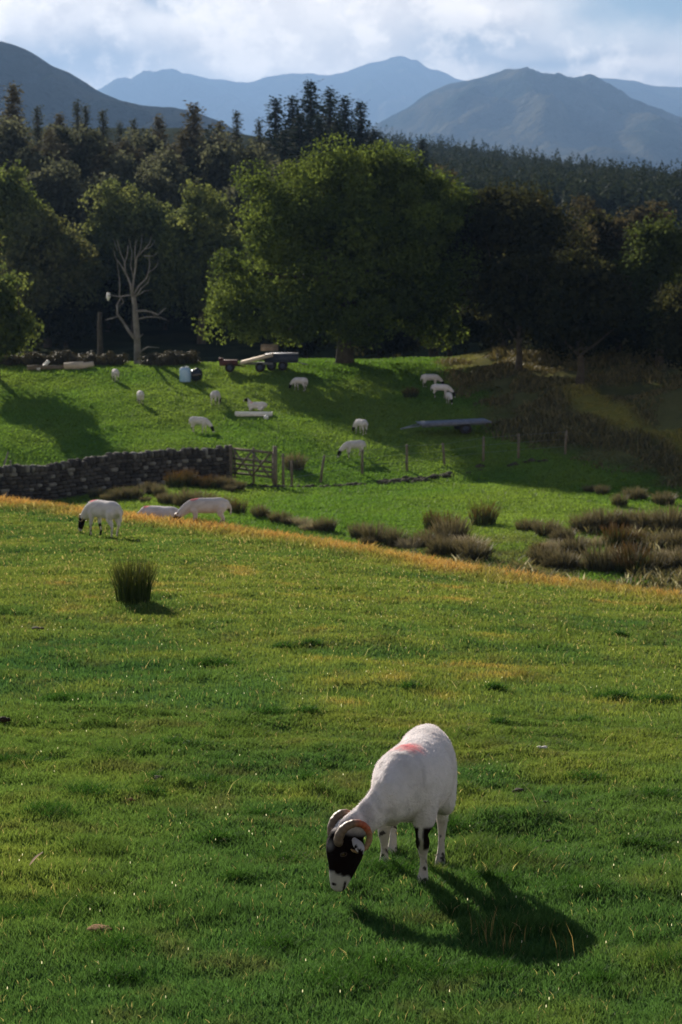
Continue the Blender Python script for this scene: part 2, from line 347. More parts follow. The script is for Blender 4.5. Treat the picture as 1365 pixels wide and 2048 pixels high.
def build_grass():
    parts = []
    def sample(n, y0, y1, p):
        u = rng.random(n); e = 2 - p          # density ~ y^-p over the view's wedge
        y = (y0 ** e + u * (y1 ** e - y0 ** e)) ** (1 / e); x = rng.uniform(-1, 1, n) * (.222 * y + 1.7)
        return x, y
    # near turf
    for n, y0, y1, p in ((620000, 6.0, 15, 1.0), (400000, 15, 44, 1.25)):
        x, y = sample(n, y0, y1, p); keep = y < crest_y(x) + 1.0; x, y = x[keep], y[keep]; n = len(x)
        tuft = fbm(x * 2.3, y * 2.3, 61, 3); tall = sst(tuft, .60, .80); edge = sst(y - crest_y(x), -3, -.3)
        h = (.020 + .024 * rng.random(n)) * (1 + 1.0 * tall) + edge * rng.random(n) * .16
        w = np.maximum(.0042, .00052 * y) * (0.7 + .6 * rng.random(n))
        c = ground_col(x, y) * (1.08 + .17 * (1 - sst(y, 9, 18)))[:, None] * c3(1.13, .98, 1.04); c = mixc(c, c3(.020, .060, .012), tall * .35 * (1 - edge))
        r = rng.random(n); c = c * (0.7 + .6 * rng.random(n))[:, None]
        straw = r > .985 - .05 * sst(y, 15, 30); c[straw] = c3(.40, .33, .16) * (.7 + .5 * rng.random((straw.sum(), 1)))
        parts.append(blades(x, y, h, w, .35 + .6 * rng.random(n), c))
    # tall bent stalks and seed heads scattered through the turf
    n = 240; x, y = sample(n, 6.2, 30, 1.0); parts.append(blades(x, y, .06 + .10 * rng.random(n), np.full(n, .0020) * (1 + y / 18), .8 + .9 * rng.random(n), np.tile(c3(.42, .36, .20), (n, 1))))
    for px, py, k in ((985, 1890, 7), (1015, 1905, 12), (960, 1880, 6), (1060, 1900, 4), (1130, 1925, 4), (90, 1800, 3)):
        p = hit(px, py, 5, 20); x = p.x + rng.normal(0, .05, k); y = p.y + rng.normal(0, .06, k)
        parts.append(blades(x, y, .08 + .10 * rng.random(k), np.full(k, .0026), .15 + .3 * rng.random(k), np.tile(c3(.24, .17, .075), (k, 1)) * (.6 + .7 * rng.random((k, 1)))))
    # taller dark green tussocks
    tus = [(30, 1838), (430, 1682), (1265, 1690), (1320, 1700), (100, 1628), (180, 1590), (310, 1560), (615, 1562), (125, 1820), (640, 1690), (760, 1740), (980, 1705), (1035, 1700), (560, 1725), (470, 1760), (1000, 1450), (300, 1590), (540, 1430), (130, 1400), (990, 1378), (1230, 1395), (620, 1290), (430, 1330), (560, 1900), (1340, 1930), (900, 1660), (690, 1965), (1180, 1560), (60, 1530)]
    for px, py in tus + [(float(a), float(b)) for a, b in zip(rng.uniform(0, 1365, 22), rng.uniform(1250, 2040, 22))]:
        p = hit(px, py, 5, 40); sz = rng.uniform(.07, .20); k = int(420 * sz / .16); x = p.x + rng.normal(0, sz * .7, k); y = p.y + rng.normal(0, sz * .45, k)
        c = mixc(c3(.020, .062, .012), c3(.050, .115, .022), rng.random(k)); parts.append(blades(x, y, (.035 + .05 * rng.random(k)) * np.exp(-((x - p.x) ** 2 + (y - p.y) ** 2) / (3 * sz * sz)), .0042 * np.maximum(1, y / 9), .6 + .6 * rng.random(k), c))
    # tiny white clover heads, and pale specks painted in as glints of light
    n = 1000; x, y = sample(n, 6.5, 30, 1.2); keep = fbm(x * .5, y * .5, 71, 3) > .47; x, y = x[keep], y[keep]; n = len(x)
    parts.append(blades(x, y, np.full(n, .001), .0028 + .00022 * y, np.full(n, .3), np.tile(c3(.62, .60, .50), (n, 1)), H(x, y) + .045))
    # the field beyond: coarser blades
    n = 290000; x, y = sample(n, 44, 122, 1.0); x = x * 1.1; keep = (y > crest_y(x) + 4) & (x < bank_x(y) + 1.5) & (y + rng.normal(0, 1.5, n) < 118); x, y = x[keep], y[keep]; n = len(x)
    c = ground_col(x, y) * (0.75 + .5 * rng.random(n))[:, None]
    parts.append(blades(x, y, .04 + .06 * rng.random(n), .00062 * y * (.6 + .8 * rng.random(n)), .7 + .6 * rng.random(n), c))
    # rough brown growth in the hollow behind the crest
    n = 60000; x, y = rng.uniform(-14, 17, n), rng.uniform(40, 66, n); k = fbm(x * .45, y * .35, 83, 4) + .10 * sst(x, 5, 9) + .05 * sst(np.abs(x - 2), 3, 1)
    keep = (k > .50) & (y > crest_y(x) + 5) & (y < 52 + 9 * sst(x, 5, 9) + 9 * sst(-x, 3, 7)); x, y, k = x[keep], y[keep], k[keep]; n = len(x); tt = rng.random(n)
    c = mixc(c3(.050, .055, .026), c3(.150, .120, .070), tt); pal = rng.random(n) < .10; c[pal] = c3(.34, .31, .25)
    parts.append(blades(x, y, (.10 + .32 * rng.random(n)) * sst(k, .48, .60), .03 + .03 * rng.random(n), .5 + .6 * rng.random(n), c))
    V, q, t, c, off = [], [], [], [], 0
    for a in parts:
        V.append(a[0]); q.append(a[1] + off); t.append(a[2] + off); c.append(a[3]); off += len(a[0])
    me = fast_mesh('grass', np.concatenate(V), [np.concatenate(q), np.concatenate(t)], np.concatenate(c).clip(0, .85))
    tag(link('grass', me, M['grass']), 'short green pasture grass with dry golden tips along the crest', 'grass', kind='stuff')
build_grass()

# heath and dead bracken on the shaded bank at the right
def build_heath():
    n = 52000; y = rng.uniform(60, 116, n); x = bank_x(y) + rng.uniform(-1, 1, n) + np.abs(rng.normal(0, 1, n)) * 9
    k = fbm(x * .5, y * .4, 81, 3); keep = (k > .40) & (x < .26 * y + 4); x, y, k = x[keep], y[keep], k[keep]; n = len(x)
    r = rng.random(n)[:, None]; c = (c3(.078, .076, .036) * (1 - r) + c3(.18, .155, .07) * r) * (.7 + .5 * rng.random((n, 1)))
    vg = sst(np.abs(x - bank_x(y) - 5.0), 1.4, .5) * sst(y, 78, 83) * (1 - sst(y, 96, 102)); c = mixc(c, c3(.28, .25, .06), vg * .8)
    h = (.10 + .40 * sst(k, .42, .62) * rng.random(n)) * (1 - .6 * vg)
    V, q, t, c = blades(x, y, h, .05 + .06 * rng.random(n), .4 + .5 * rng.random(n), c)
    tag(link('bracken', fast_mesh('bracken', V, [q, t], c), M['rush']), 'brown bracken and rough grass covering the shaded bank', 'bracken', kind='stuff')
build_heath()

# ------------------------------------------------------------------ tubes and boxes
def tube(path, rad, seg=8, cap=True):
    """swept round tube -> V, quads, tris"""
    P = np.asarray(path, float); n = len(P); rad = np.broadcast_to(np.asarray(rad, float), (n,))
    T = np.gradient(P, axis=0); T /= np.linalg.norm(T, axis=1)[:, None] + 1e-9
    a = np.linspace(0, 2 * np.pi, seg, endpoint=False); V = np.empty((n, seg, 3)); up = np.array((0, 0, 1.0)) if abs(T[0, 2]) < .9 else np.array((1.0, 0, 0))
    A = np.cross(T[0], up)
    for i in range(n):
        A = A - T[i] * A.dot(T[i]); A /= np.linalg.norm(A) + 1e-9; B = np.cross(T[i], A)
        V[i] = P[i] + rad[i] * (np.cos(a)[:, None] * A + np.sin(a)[:, None] * B)
    V = V.reshape(-1, 3); i = np.arange(n * seg).reshape(n, seg); j = np.roll(i, -1, 1)
    q = np.stack([i[:-1], j[:-1], j[1:], i[1:]], -1).reshape(-1, 4); t = []
    if cap:
        V = np.concatenate([V, P[:1], P[-1:]]); c0, c1 = n * seg, n * seg + 1
        t = np.array([(c0, (k + 1) % seg, k) for k in range(seg)] + [(c1, (n - 1) * seg + k, (n - 1) * seg + (k + 1) % seg) for k in range(seg)])
    return V, q, t
class MB:
    def __init__(s): s.V, s.q, s.t, s.n = [], [], [], 0
    def add(s, V, q, t=()):
        s.V.append(np.asarray(V, float)); 
        if len(q): s.q.append(np.asarray(q) + s.n)
        if len(t): s.t.append(np.asarray(t) + s.n)
        s.n += len(V); return s
    def tube(s, path, rad, seg=8): return s.add(*tube(path, rad, seg))
    def box(s, c, size, rot=0.0, tilt=0.0, bev=0.0):
        bm = bmesh.new(); bmesh.ops.create_cube(bm, size=1); bmesh.ops.scale(bm, vec=size, verts=bm.verts)
        if bev: bmesh.ops.bevel(bm, geom=bm.edges[:], offset=bev, segments=2, affect='EDGES')
        bmesh.ops.triangulate(bm, faces=[f for f in bm.faces if len(f.verts) > 4])
        bmesh.ops.transform(bm, matrix=Matrix.Translation(c) @ Matrix.Rotation(rot, 4, 'Z') @ Matrix.Rotation(tilt, 4, 'Y'), verts=bm.verts)
        bm.verts.index_update(); V = [v.co[:] for v in bm.verts]
        q = [[v.index for v in f.verts] for f in bm.faces if len(f.verts) == 4]; t = [[v.index for v in f.verts] for f in bm.faces if len(f.verts) == 3]
        bm.free(); return s.add(V, q, t)
    def mesh(s, name, smooth=False, col=None):
        f = ([np.concatenate(s.q)] if s.q else []) + ([np.concatenate(s.t)] if s.t else [])
        return fast_mesh(name, np.concatenate(s.V), f, col, smooth)
    def build(s, name, mat, parent=None, loc=None, smooth=False): return link(name, s.mesh(name, smooth), mat, parent, loc)

# ------------------------------------------------------------------ trees
def TY(Y): return float(np.interp(Y, [118, 128, 138, 148, 166, 200, 262], [92, 99, 105, 112, 125, 165, 230]))
def leaves(P, N, size, col, aspect=.62):
    """one rhombic leaf per point"""
    n = len(P); N = N / (np.linalg.norm(N, axis=1)[:, None] + 1e-9)
    r = rng.normal(0, 1, (n, 3)); A = np.cross(N, r); A /= np.linalg.norm(A, axis=1)[:, None] + 1e-9; B = np.cross(N, A)
    s = size[:, None]; V = np.stack([P - A * s * .5, P + B * s * .5 * aspect - A * s * .08, P + A * s * .5 + N * s * .12, P - B * s * .5 * aspect - A * s * .08], 1)
    return V.reshape(-1, 3), np.arange(n * 4).reshape(n, 4), np.repeat(col, 4, 0)
def crown_mesh(name, lobes, n_clump, per, leaf, clump_r, c1, c2, seed, c3_=None):
    """lobes: (x,y,z,rx,ry,rz) in the tree's own metres; twig clumps sit on the lobes, leaves on the clumps"""
    r = np.random.default_rng(seed); L = np.array(lobes, float)
    vol = (L[:, 3] * L[:, 4] + L[:, 3] * L[:, 5] + L[:, 4] * L[:, 5]); pick = r.choice(len(L), n_clump, p=vol / vol.sum())
    d = r.normal(0, 1, (n_clump, 3)); d /= np.linalg.norm(d, axis=1)[:, None]; rr = r.uniform(.55, 1.0, n_clump) ** .6
    cc = L[pick, :3] + d * rr[:, None] * L[pick, 3:]
    cr = clump_r * r.uniform(.55, 1.35, n_clump); tone = r.random(n_clump)
    P, N, S, K = [], [], [], []
    for i in range(n_clump):
        m = int(per * r.uniform(.6, 1.3)); v = r.normal(0, 1, (m, 3)); v /= np.linalg.norm(v, axis=1)[:, None]
        v[:, 2] = v[:, 2] * .9 + .12; q = cc[i] + v * cr[i] * r.uniform(.55, 1.05, m)[:, None] * np.array((1.0, 1.0, .92))
        P.append(q); N.append(v * .7 + d[i] * .3 + r.normal(0, .55, (m, 3)) + np.array((0, 0, .2))); S.append(leaf * r.uniform(.6, 1.3, m))
        t = np.clip(tone[i] * .6 + r.random(m) * .4, 0, 1)[:, None]; K.append((c3(*c1) * (1 - t) + c3(*c2) * t) * r.uniform(.8, 1.2, (m, 1)))
    for l in L:                                                     # inner foliage that closes the crown
        m = int(26 * (l[3] * l[5]) / leaf ** 2 * .05) + 20; v = r.normal(0, 1, (m, 3)); v *= (r.random(m) ** .33 / np.linalg.norm(v, axis=1))[:, None] * .72
        P.append(l[:3] + v * l[3:]); N.append(r.normal(0, 1, (m, 3))); S.append(leaf * r.uniform(1.6, 2.8, m)); t = r.random((m, 1)); K.append(c3(*c1) * (1 - t) + c3(*c2) * t)
    V, q, c = leaves(np.concatenate(P), np.concatenate(N), np.concatenate(S), np.concatenate(K))
    return fast_mesh(name, V, [q], c), cc
def trunk_mesh(name, height, r0, tips, seed):
    r = np.random.default_rng(seed); b = MB(); fork = height * .32
    b.tube([(0, 0, -.4), (0, 0, .1), (.05, 0, fork * .5), (.0, .05, fork), (.1, 0, height * .7)], [r0 * 1.5, r0 * 1.15, r0 * .9, r0 * .75, r0 * .2], 10)
    for t in tips:
        s = np.array((0, 0, fork * r.uniform(.7, 1.5))); t = np.array(t); mid = s * .5 + t * .5 + np.array((0, 0, -.06 * np.linalg.norm(t - s))) + r.normal(0, .25, 3)
        b.tube([s, s * .7 + mid * .3, mid, t], [r0 * .42, r0 * .36, r0 * .24, r0 * .08], 6)
    return b.mesh(name, True)
def rnd_lobes(w, h, base, k, seed, depth=None):
    """overlapping lobes filling a crown w wide, from height base to h"""
    r = np.random.default_rng(seed); depth = depth or w; out = [(0, 0, (base + h) / 2, w * .36, depth * .36, (h - base) * .42)]
    for i in range(k):
        a = 2 * math.pi * i / k + r.uniform(-.3, .3); f = r.uniform(0.1, 1); zc = base + (h - base) * (.22 + .62 * f)
        rad = (1 - .75 * max(0, f - .45)) * r.uniform(.55, .8); q = r.uniform(.15, .23)
        out.append((math.cos(a) * w * .5 * rad * .8, math.sin(a) * depth * .5 * rad * .8, zc, w * q, depth * q, (h - base) * r.uniform(.13, .2)))
    out.append((0, 0, h - (h - base) * .17, w * .22, depth * .22, (h - base) * .16))
    return out
def tree(name, label, cat, base, lobes, height, r0, n_clump, per, leaf, clump_r, c1, c2, seed, group=None, limbs=12):
    root = empty(name, base, label, cat, group)
    me, cc = crown_mesh('crown', lobes, n_clump, per, leaf, clump_r, c1, c2, seed)
    link('crown', me, M['leaf'], root)
    idx = np.random.default_rng(seed + 1).choice(len(cc), limbs)
    link('trunk', trunk_mesh('trunk', height, r0, cc[idx], seed), M['bark'], root)
    return root

# the big sycamore
def sycamore():
    Y = 112; b = on_ground(at(690, 722, Y)[0], Y); s = Y / F
    L = []
    for px, py, rx, rz, dy in ((700, 520, 215, 165, 0), (735, 420, 170, 110, 2), (600, 440, 110, 75, 1), (850, 430, 95, 80, 2), (930, 440, 42, 45, 1), (735, 350, 95, 62, 1), (640, 385, 85, 60, -2), (545, 400, 55, 50, 0), (830, 390, 75, 70, 1), (560, 470, 85, 70, -3), (890, 480, 65, 80, 2),
                               (500, 560, 72, 62, 0), (470, 620, 62, 50, -2), (600, 600, 90, 70, -4.5), (720, 600, 95, 75, -5), (830, 590, 90, 75, -3), (880, 640, 55, 50, 0), (620, 655, 52, 38, -4), (735, 672, 45, 35, -4),
                               (540, 650, 50, 38, -3), (700, 450, 110, 80, -4), (820, 470, 85, 75, -4), (690, 318, 48, 30, 0), (760, 315, 55, 30, 2), (520, 372, 30, 26, 0), (700, 480, 190, 160, 6), (905, 560, 45, 45, -1), (437, 605, 34, 26, 0)):
        p = at(px, py, Y); L.append((p[0] - b.x, dy * .75, p[2] - b.z, rx * s, max(rx * s * .9, 1.6), rz * s))
    tree('sycamore_tree', 'huge round-crowned broadleaf tree standing over the trailers at the field edge', 'tree', b, L, 11, .5, 430, 310, .20, 1.08, (.028, .050, .015), (.112, .158, .040), 101, limbs=26)
sycamore()

def broadleaf(px, py_top, w_px, Y, label, seed, c1=(.060, .080, .026), c2=(.140, .165, .052), base_frac=.22, group=None, dens=1.0, y_base=None, name='broadleaf_tree'):
    c1, c2 = tuple(np.array(c1) * (1.02, .86, 1.2)), tuple(np.array(c2) * (1.02, .86, 1.2))
    Y = TY(Y) if px > 600 or px < 0 else Y; p = at(px, py_top, Y); b = on_ground(p[0], Y); h = p[2] - b.z; w = w_px * Y / F
    lob = rnd_lobes(w, h, h * base_frac, 11, seed)
    n = int(max(60, w * h * 1.6 * dens)); 
    return tree(name, label, 'tree', b, lob, h * .8, .02 * h + .08, n, 120, .26 * Y / 112, .90 * Y / 112, c1, c2, seed, group, 9)
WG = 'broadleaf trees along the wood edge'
SHADE_LEAF = (.014, .022, .009); SHADE_LEAF2 = (.042, .054, .018)  # shade of the wood put into the leaf colour, darker than the lit trees
for a in (
    (20, 335, 165, 156, 'tall pale green tree rising at the left edge of the photo', 201, (0.053, 0.098, 0.021), (0.120, 0.180, 0.043)),
    (90, 428, 225, 150, 'broad olive tree to the left of the bare dead tree', 202, (0.064, 0.100, 0.032), (0.150, 0.190, 0.064)),
    (-12, 545, 170, 140, 'nearest low tree hanging in from the left edge', 203, (0.045, 0.090, 0.021), (0.112, 0.165, 0.038)),
    (265, 385, 255, 158, 'rounded tree right behind the bare dead tree', 204, (0.060, 0.104, 0.032), (0.130, 0.184, 0.055)),
    (400, 374, 215, 153, 'domed tree between the dead tree and the huge tree', 205, (0.060, 0.104, 0.032), (0.136, 0.196, 0.051)),
    (1010, 368, 330, 150, 'wide dark tree directly right of the huge tree', 206, SHADE_LEAF, SHADE_LEAF2),
    (1165, 500, 250, 128, 'dark shaded tree in front of the right wood', 207, SHADE_LEAF, SHADE_LEAF2),
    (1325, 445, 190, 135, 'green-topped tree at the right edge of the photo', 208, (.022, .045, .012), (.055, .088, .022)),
    (1210, 430, 150, 165, 'small grey-green crown showing between the two right trees', 209, SHADE_LEAF, SHADE_LEAF2),
    (1390, 560, 210, 118, 'black shaded tree filling the right edge above the bank', 210, SHADE_LEAF, SHADE_LEAF2),
    (1040, 520, 220, 138, 'dense shaded tree beside the huge tree trunk', 211, SHADE_LEAF, SHADE_LEAF2)):
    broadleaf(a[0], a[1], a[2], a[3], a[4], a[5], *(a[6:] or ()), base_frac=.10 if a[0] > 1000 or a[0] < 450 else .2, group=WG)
# darker undergrowth trees under the front crowns
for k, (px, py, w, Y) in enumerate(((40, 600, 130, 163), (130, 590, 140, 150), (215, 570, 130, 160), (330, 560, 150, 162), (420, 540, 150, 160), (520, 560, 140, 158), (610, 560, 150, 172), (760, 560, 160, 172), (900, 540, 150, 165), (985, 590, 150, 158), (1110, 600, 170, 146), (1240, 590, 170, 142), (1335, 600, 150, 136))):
    broadleaf(px, py, w, Y, 'dark understorey tree in the gloom beneath the wood edge', 230 + k, SHADE_LEAF, SHADE_LEAF2, .02, 'dark understorey trees beneath the wood edge', 1.0, name='understorey_tree')

def conifer_mesh(h, w, seed, c1, c2, droop=.35, ragged=.3, levels=125, lf=1.0):
    r = np.random.default_rng(seed); P, N, S, K = [], [], [], []
    for i in range(levels):
        f = (i + r.random()) / levels; z = h * (.08 + .92 * f); R = w * .5 * (1 - f) ** 1.08 * (1 + r.uniform(-ragged, ragged)) + .12
        for j in range(int(5 + 7 * (1 - f))):
            a = r.uniform(0, 2 * np.pi); Rj = R * r.uniform(.55, 1.0 + ragged * .5); m = int(4 + 17 * Rj / w)
            t = np.linspace(.12, 1, m); d = np.array((math.cos(a), math.sin(a), 0))
            q = d * (t * Rj)[:, None] + np.array((0, 0, z)) - np.array((0, 0, 1)) * (droop * Rj * t ** 1.5)[:, None] + r.normal(0, .16, (m, 3)) * (w / 6)
            P.append(q); N.append(np.tile(np.array((0, 0, 1.0)), (m, 1)) + r.normal(0, .5, (m, 3))); S.append((.75 + .5 * r.random(m)) * (w / 6) * lf * (.46 - .26 * f)); tt = r.random((m, 1)); K.append(c3(*c1) * (1 - tt) + c3(*c2) * tt)
    m = 10; P.append(np.stack([r.normal(0, .06, m), r.normal(0, .06, m), np.linspace(h * .93, h * 1.0, m)], -1)); N.append(r.normal(0, 1, (m, 3))); S.append(np.linspace(.6, .25, m)); K.append(np.tile(c3(*c1), (m, 1)))
    V, q, c = leaves(np.concatenate(P), np.concatenate(N), np.concatenate(S), np.concatenate(K), .5)
    return fast_mesh('crown', V, [q], c)
def conifers():
    kinds = {}
    for kind, (c1, c2, dr, rg) in dict(spruce=((.036, .046, .030), (.075, .084, .056), .45, .12), larch=((.066, .064, .042), (.130, .122, .080), .32, .14), pine=((.016, .028, .022), (.032, .050, .036), .12, .5)).items():
        kinds[kind] = [conifer_mesh(20, {'spruce': 7.5, 'larch': 10.5, 'pine': 8.5}[kind], 300 + 10 * v + len(kind), c1, c2, dr, rg, lf=1.15 if kind == 'pine' else 1.1) for v in range(3)]
    tb = MB().tube([(0, 0, -1), (0, 0, 8), (0, 0, 19)], [.34, .24, .04], 7).mesh('trunk', True); tb.materials.append(M['bark'])
    spots = [  # px, py of the tip, distance, kind, label
        (25, 172, 212, 'larch', 'tall brown-tinged conifer at the far left skyline'), (75, 214, 225, 'spruce', None), (155, 203, 232, 'spruce', None), (172, 212, 226, 'spruce', None), (206, 222, 222, 'spruce', None),
        (120, 232, 215, 'larch', None), (240, 246, 232, 'spruce', None), (268, 240, 238, 'spruce', None), (318, 236, 205, 'larch', 'slim pointed larch left of the broad pyramid conifer'), (388, 210, 196, 'larch', 'broad pyramid-shaped tan conifer above the domed tree'),
        (440, 248, 204, 'larch', None), (474, 224, 214, 'spruce', 'dark pointed conifer left of the gap before the tall clump'), (518, 240, 222, 'spruce', None), (552, 198, 230, 'pine', 'narrow spire at the left end of the tall dark clump'), (586, 196, 226, 'pine', None),
        (622, 164, 224, 'pine', 'tallest dark conifer of the clump above the huge tree'), (660, 180, 228, 'pine', None), (690, 196, 222, 'pine', None), (722, 206, 226, 'pine', 'ragged conifer at the right end of the tall dark clump'), (600, 230, 214, 'pine', None), (640, 235, 212, 'pine', None), (675, 240, 212, 'pine', None), (570, 262, 208, 'pine', None),
        (752, 262, 224, 'pine', 'leaning scrubby pine just right of the tall dark clump'), (845, 280, 262, 'pine', 'lone ragged tip on the wooded ridge above the huge tree'),
        (40, 275, 190, 'larch', None), (100, 262, 186, 'larch', None), (165, 268, 188, 'larch', None), (222, 290, 186, 'larch', None), (280, 300, 186, 'larch', None), (345, 292, 188, 'larch', None), (430, 300, 192, 'larch', None), (490, 300, 196, 'spruce', None), (530, 290, 198, 'spruce', None), (10, 240, 205, 'spruce', None), (-40, 220, 205, 'larch', None), (-90, 260, 190, 'larch', None),
        (-20, 300, 184, 'larch', None), (70, 300, 182, 'larch', None), (125, 290, 184, 'larch', None), (195, 315, 182, 'larch', None), (250, 285, 190, 'larch', None), (315, 315, 182, 'larch', None), (365, 270, 194, 'larch', None), (410, 290, 190, 'larch', None), (455, 280, 196, 'larch', None), (505, 285, 200, 'spruce', None), (60, 350, 178, 'larch', None), (140, 345, 178, 'larch', None), (210, 355, 180, 'larch', None), (300, 345, 180, 'larch', None), (470, 345, 184, 'spruce', None), (550, 340, 186, 'spruce', None), (900, 345, 190, 'spruce', None), (800, 330, 200, 'spruce', None)]
    gl = {'spruce': 'dark pointed conifer in the packed row behind the broadleaf trees', 'larch': 'brownish feathery larch in the mass behind the broadleaf trees', 'pine': 'blackish ragged pine inside the tall clump above the huge tree'}
    for k, (px, py, Y, kind, lab) in enumerate(spots):
        p = at(px, py, Y); b = on_ground(p[0], Y); h = p[2] - b.z; sc = h / 20
        root = empty('conifer_tree', b, lab or gl[kind], 'tree', {'spruce': 'dark spruces behind the broadleaf trees', 'larch': 'larches behind the broadleaf trees', 'pine': 'pines of the tall dark clump'}[kind])
        root.rotation_euler = (0, 0, k * 1.9); wide = (1.7 if px == 388 else 1.45 if kind == 'larch' else 1.85 if kind == 'pine' else 1.35) * max(sc, .8); root.scale = (wide, wide, sc)
        o = link('crown', kinds[kind][k % 3], M['needle'], root); link('trunk', tb, None, root)
conifers()

# soft rounded olive trees filling the slope between the conifers
for k, (px, py, w, Y) in enumerate(((15, 238, 110, 190), (75, 285, 120, 180), (125, 240, 100, 192), (190, 262, 100, 188), (245, 300, 110, 180), (295, 258, 95, 192), (345, 300, 100, 178), (420, 262, 90, 192), (450, 290, 110, 186), (497, 290, 90, 188), (540, 315, 90, 188), (40, 345, 130, 172), (110, 340, 130, 172), (170, 360, 120, 170), (235, 350, 120, 174), (310, 340, 110, 172), (480, 350, 110, 176), (560, 350, 110, 178), (870, 330, 140, 170), (1080, 372, 120, 176), (1180, 395, 140, 180), (1290, 400, 140, 180), (1120, 420, 150, 160), (1240, 440, 150, 165))):
    broadleaf(px, py, w, Y, 'soft grey-olive tree on the slope between the conifers' if px < 700 else 'dull olive tree in front of the far ridge wood', 260 + k, (.042, .063, .034) if px < 700 else (.030, .036, .018), (.100, .134, .074) if px < 700 else (.070, .075, .036), .03, 'olive trees on the slope behind the wood edge', .75, name='slope_tree')

# far plantation on the ridge, one mass
def plantation():
    r = np.random.default_rng(5); n = 4200; P, N, S, K = [], [], [], []
    y = r.uniform(300, 740, n); x = r.uniform(-.03, .24, n) * y; keep = x > 6 - (y - 300) * .01; x, y = x[keep], y[keep]; z = H(x, y); n = len(x)
    con = r.random(n) < .55 + .3 * sst(y, 500, 650)
    for i in range(n):
        m = 60; hh = 4.5 + 6 * r.random() ** 1.6 if con[i] else r.uniform(5, 7); f = r.random(m) ** (1.2 if con[i] else .8); a = r.uniform(0, 6.283, m)
        R = (1 - f) ** .85 * hh * .25 + .05 if con[i] else np.sqrt(np.clip(1 - (f * 2 - .9) ** 2, .02, 1)) * hh * .42
        P.append(np.stack([x[i] + np.cos(a) * R, y[i] + np.sin(a) * R, z[i] + f * hh], -1)); N.append(np.stack([np.cos(a), np.sin(a), np.full(m, .8)], -1) + r.normal(0, .4, (m, 3))); S.append(np.full(m, .95 if con[i] else 1.3) * (1.15 - (.6 if con[i] else .4) * f))
        t = r.random((m, 1)); K.append((c3(.014, .022, .013) * (1 - t) + c3(.030, .040, .020) * t) * (1.0 if con[i] else 1.35))
    V, q, c = leaves(np.concatenate(P), np.concatenate(N), np.concatenate(S), np.concatenate(K), .7)
    tag(link('far_wood', fast_mesh('far_wood', V, [q], c), M['needle']), 'dark mixed woodland covering the far ridge on the right', 'woodland', kind='stuff')
plantation()

# bare dead tree
def dead_tree():
    Y = 114.5; b = on_ground(at(276, 724, Y)[0], Y); s = Y / F
    def q(px, py, dy=0): p = at(px, py, Y); return (p[0] - b.x, dy, p[2] - b.z)
    m = MB(); m.tube([(0, 0, -.4), (0, 0, .15), q(275, 680), q(272, 640), q(270, 610), q(266, 585)], [.34, .23, .20, .175, .155, .135], 10)
    for path, r in (([(266, 592), (262, 570), (252, 548), (246, 535)], (.16, .13, .10, .07)), ([(252, 548), (250, 525), (240, 505), (236, 480)], (.09, .07, .05, .02)), ([(250, 530), (255, 510), (256, 490)], (.06, .045, .02)),
                    ([(266, 588), (268, 560), (271, 535), (275, 515), (288, 500), (300, 485), (304, 470)], (.14, .11, .10, .08, .06, .04, .015)), ([(272, 530), (270, 505), (272, 480)], (.06, .045, .02)), ([(290, 512), (306, 512), (316, 505)], (.05, .04, .015)),
                    ([(268, 590), (278, 572), (292, 558), (298, 545), (300, 530), (298, 515)], (.12, .10, .08, .07, .05, .02)), ([(272, 595), (282, 578), (296, 565), (301, 552)], (.09, .075, .06, .02)), ([(278, 590), (290, 582), (305, 580)], (.05, .04, .015)),
                    ([(266, 590), (255, 591), (240, 594), (222, 590), (217, 592)], (.10, .08, .07, .05, .03)), ([(242, 594), (248, 603), (244, 608), (238, 612)], (.06, .05, .04, .03)),
                    ([(270, 676), (258, 662), (246, 645), (236, 628), (235, 610), (240, 598)], (.20, .17, .15, .12, .10, .06)), ([(238, 632), (225, 637), (210, 640)], (.06, .04, .015)), ([(240, 592), (240, 575), (238, 555), (235, 520)], (.07, .06, .045, .02)),
                    ([(274, 622), (290, 622), (305, 625), (317, 630), (325, 622), (332, 616)], (.12, .09, .08, .07, .05, .02)), ([(276, 638), (295, 634), (320, 635), (340, 642)], (.07, .055, .04, .02)), ([(278, 676), (287, 668)], (.10, .03)), ([(252, 545), (242, 530), (230, 515), (228, 495)], (.07, .055, .035, .015)), ([(268, 555), (262, 530), (264, 505), (259, 478)], (.07, .055, .04, .015)), ([(275, 515), (282, 495), (284, 470)], (.05, .04, .012)), ([(288, 500), (302, 494), (310, 480)], (.045, .035, .012)), ([(236, 500), (228, 480)], (.035, .012)), ([(298, 545), (312, 535), (318, 520)], (.05, .035, .012)), ([(305, 625), (312, 634), (322, 640)], (.04, .03, .012)), ([(280, 704), (296, 694), (318, 696)], (.10, .07, .02))):
        m.tube([q(px, py, (i % 3 - 1) * .25) for i, (px, py) in enumerate(path)], [v * .55 for v in r], 7)
    root = empty('dead_tree', b, 'bare bleached dead tree with forked branches at the field edge', 'tree')
    m.build('trunk', M['dead'], root, smooth=True)
    o = MB().tube([q(217, 586, .2), q(216, 594, .2), q(216, 602, .2)], [.10, .13, .04], 7).build('broken_branch_stub', M['white'], root)
    t = MB().tube([(0, 0, -.3), (.02, 0, 1), (0, 0, 2.3), (.03, 0, 3.2)], [.22, .19, .16, .12], 9)
    bb = on_ground(at(201, 718, 121)[0], 121); tag(t.build('tree_stump', M['bark'], None, bb, True), 'grey broken trunk standing in the gloom left of the dead tree', 'stump')
dead_tree()

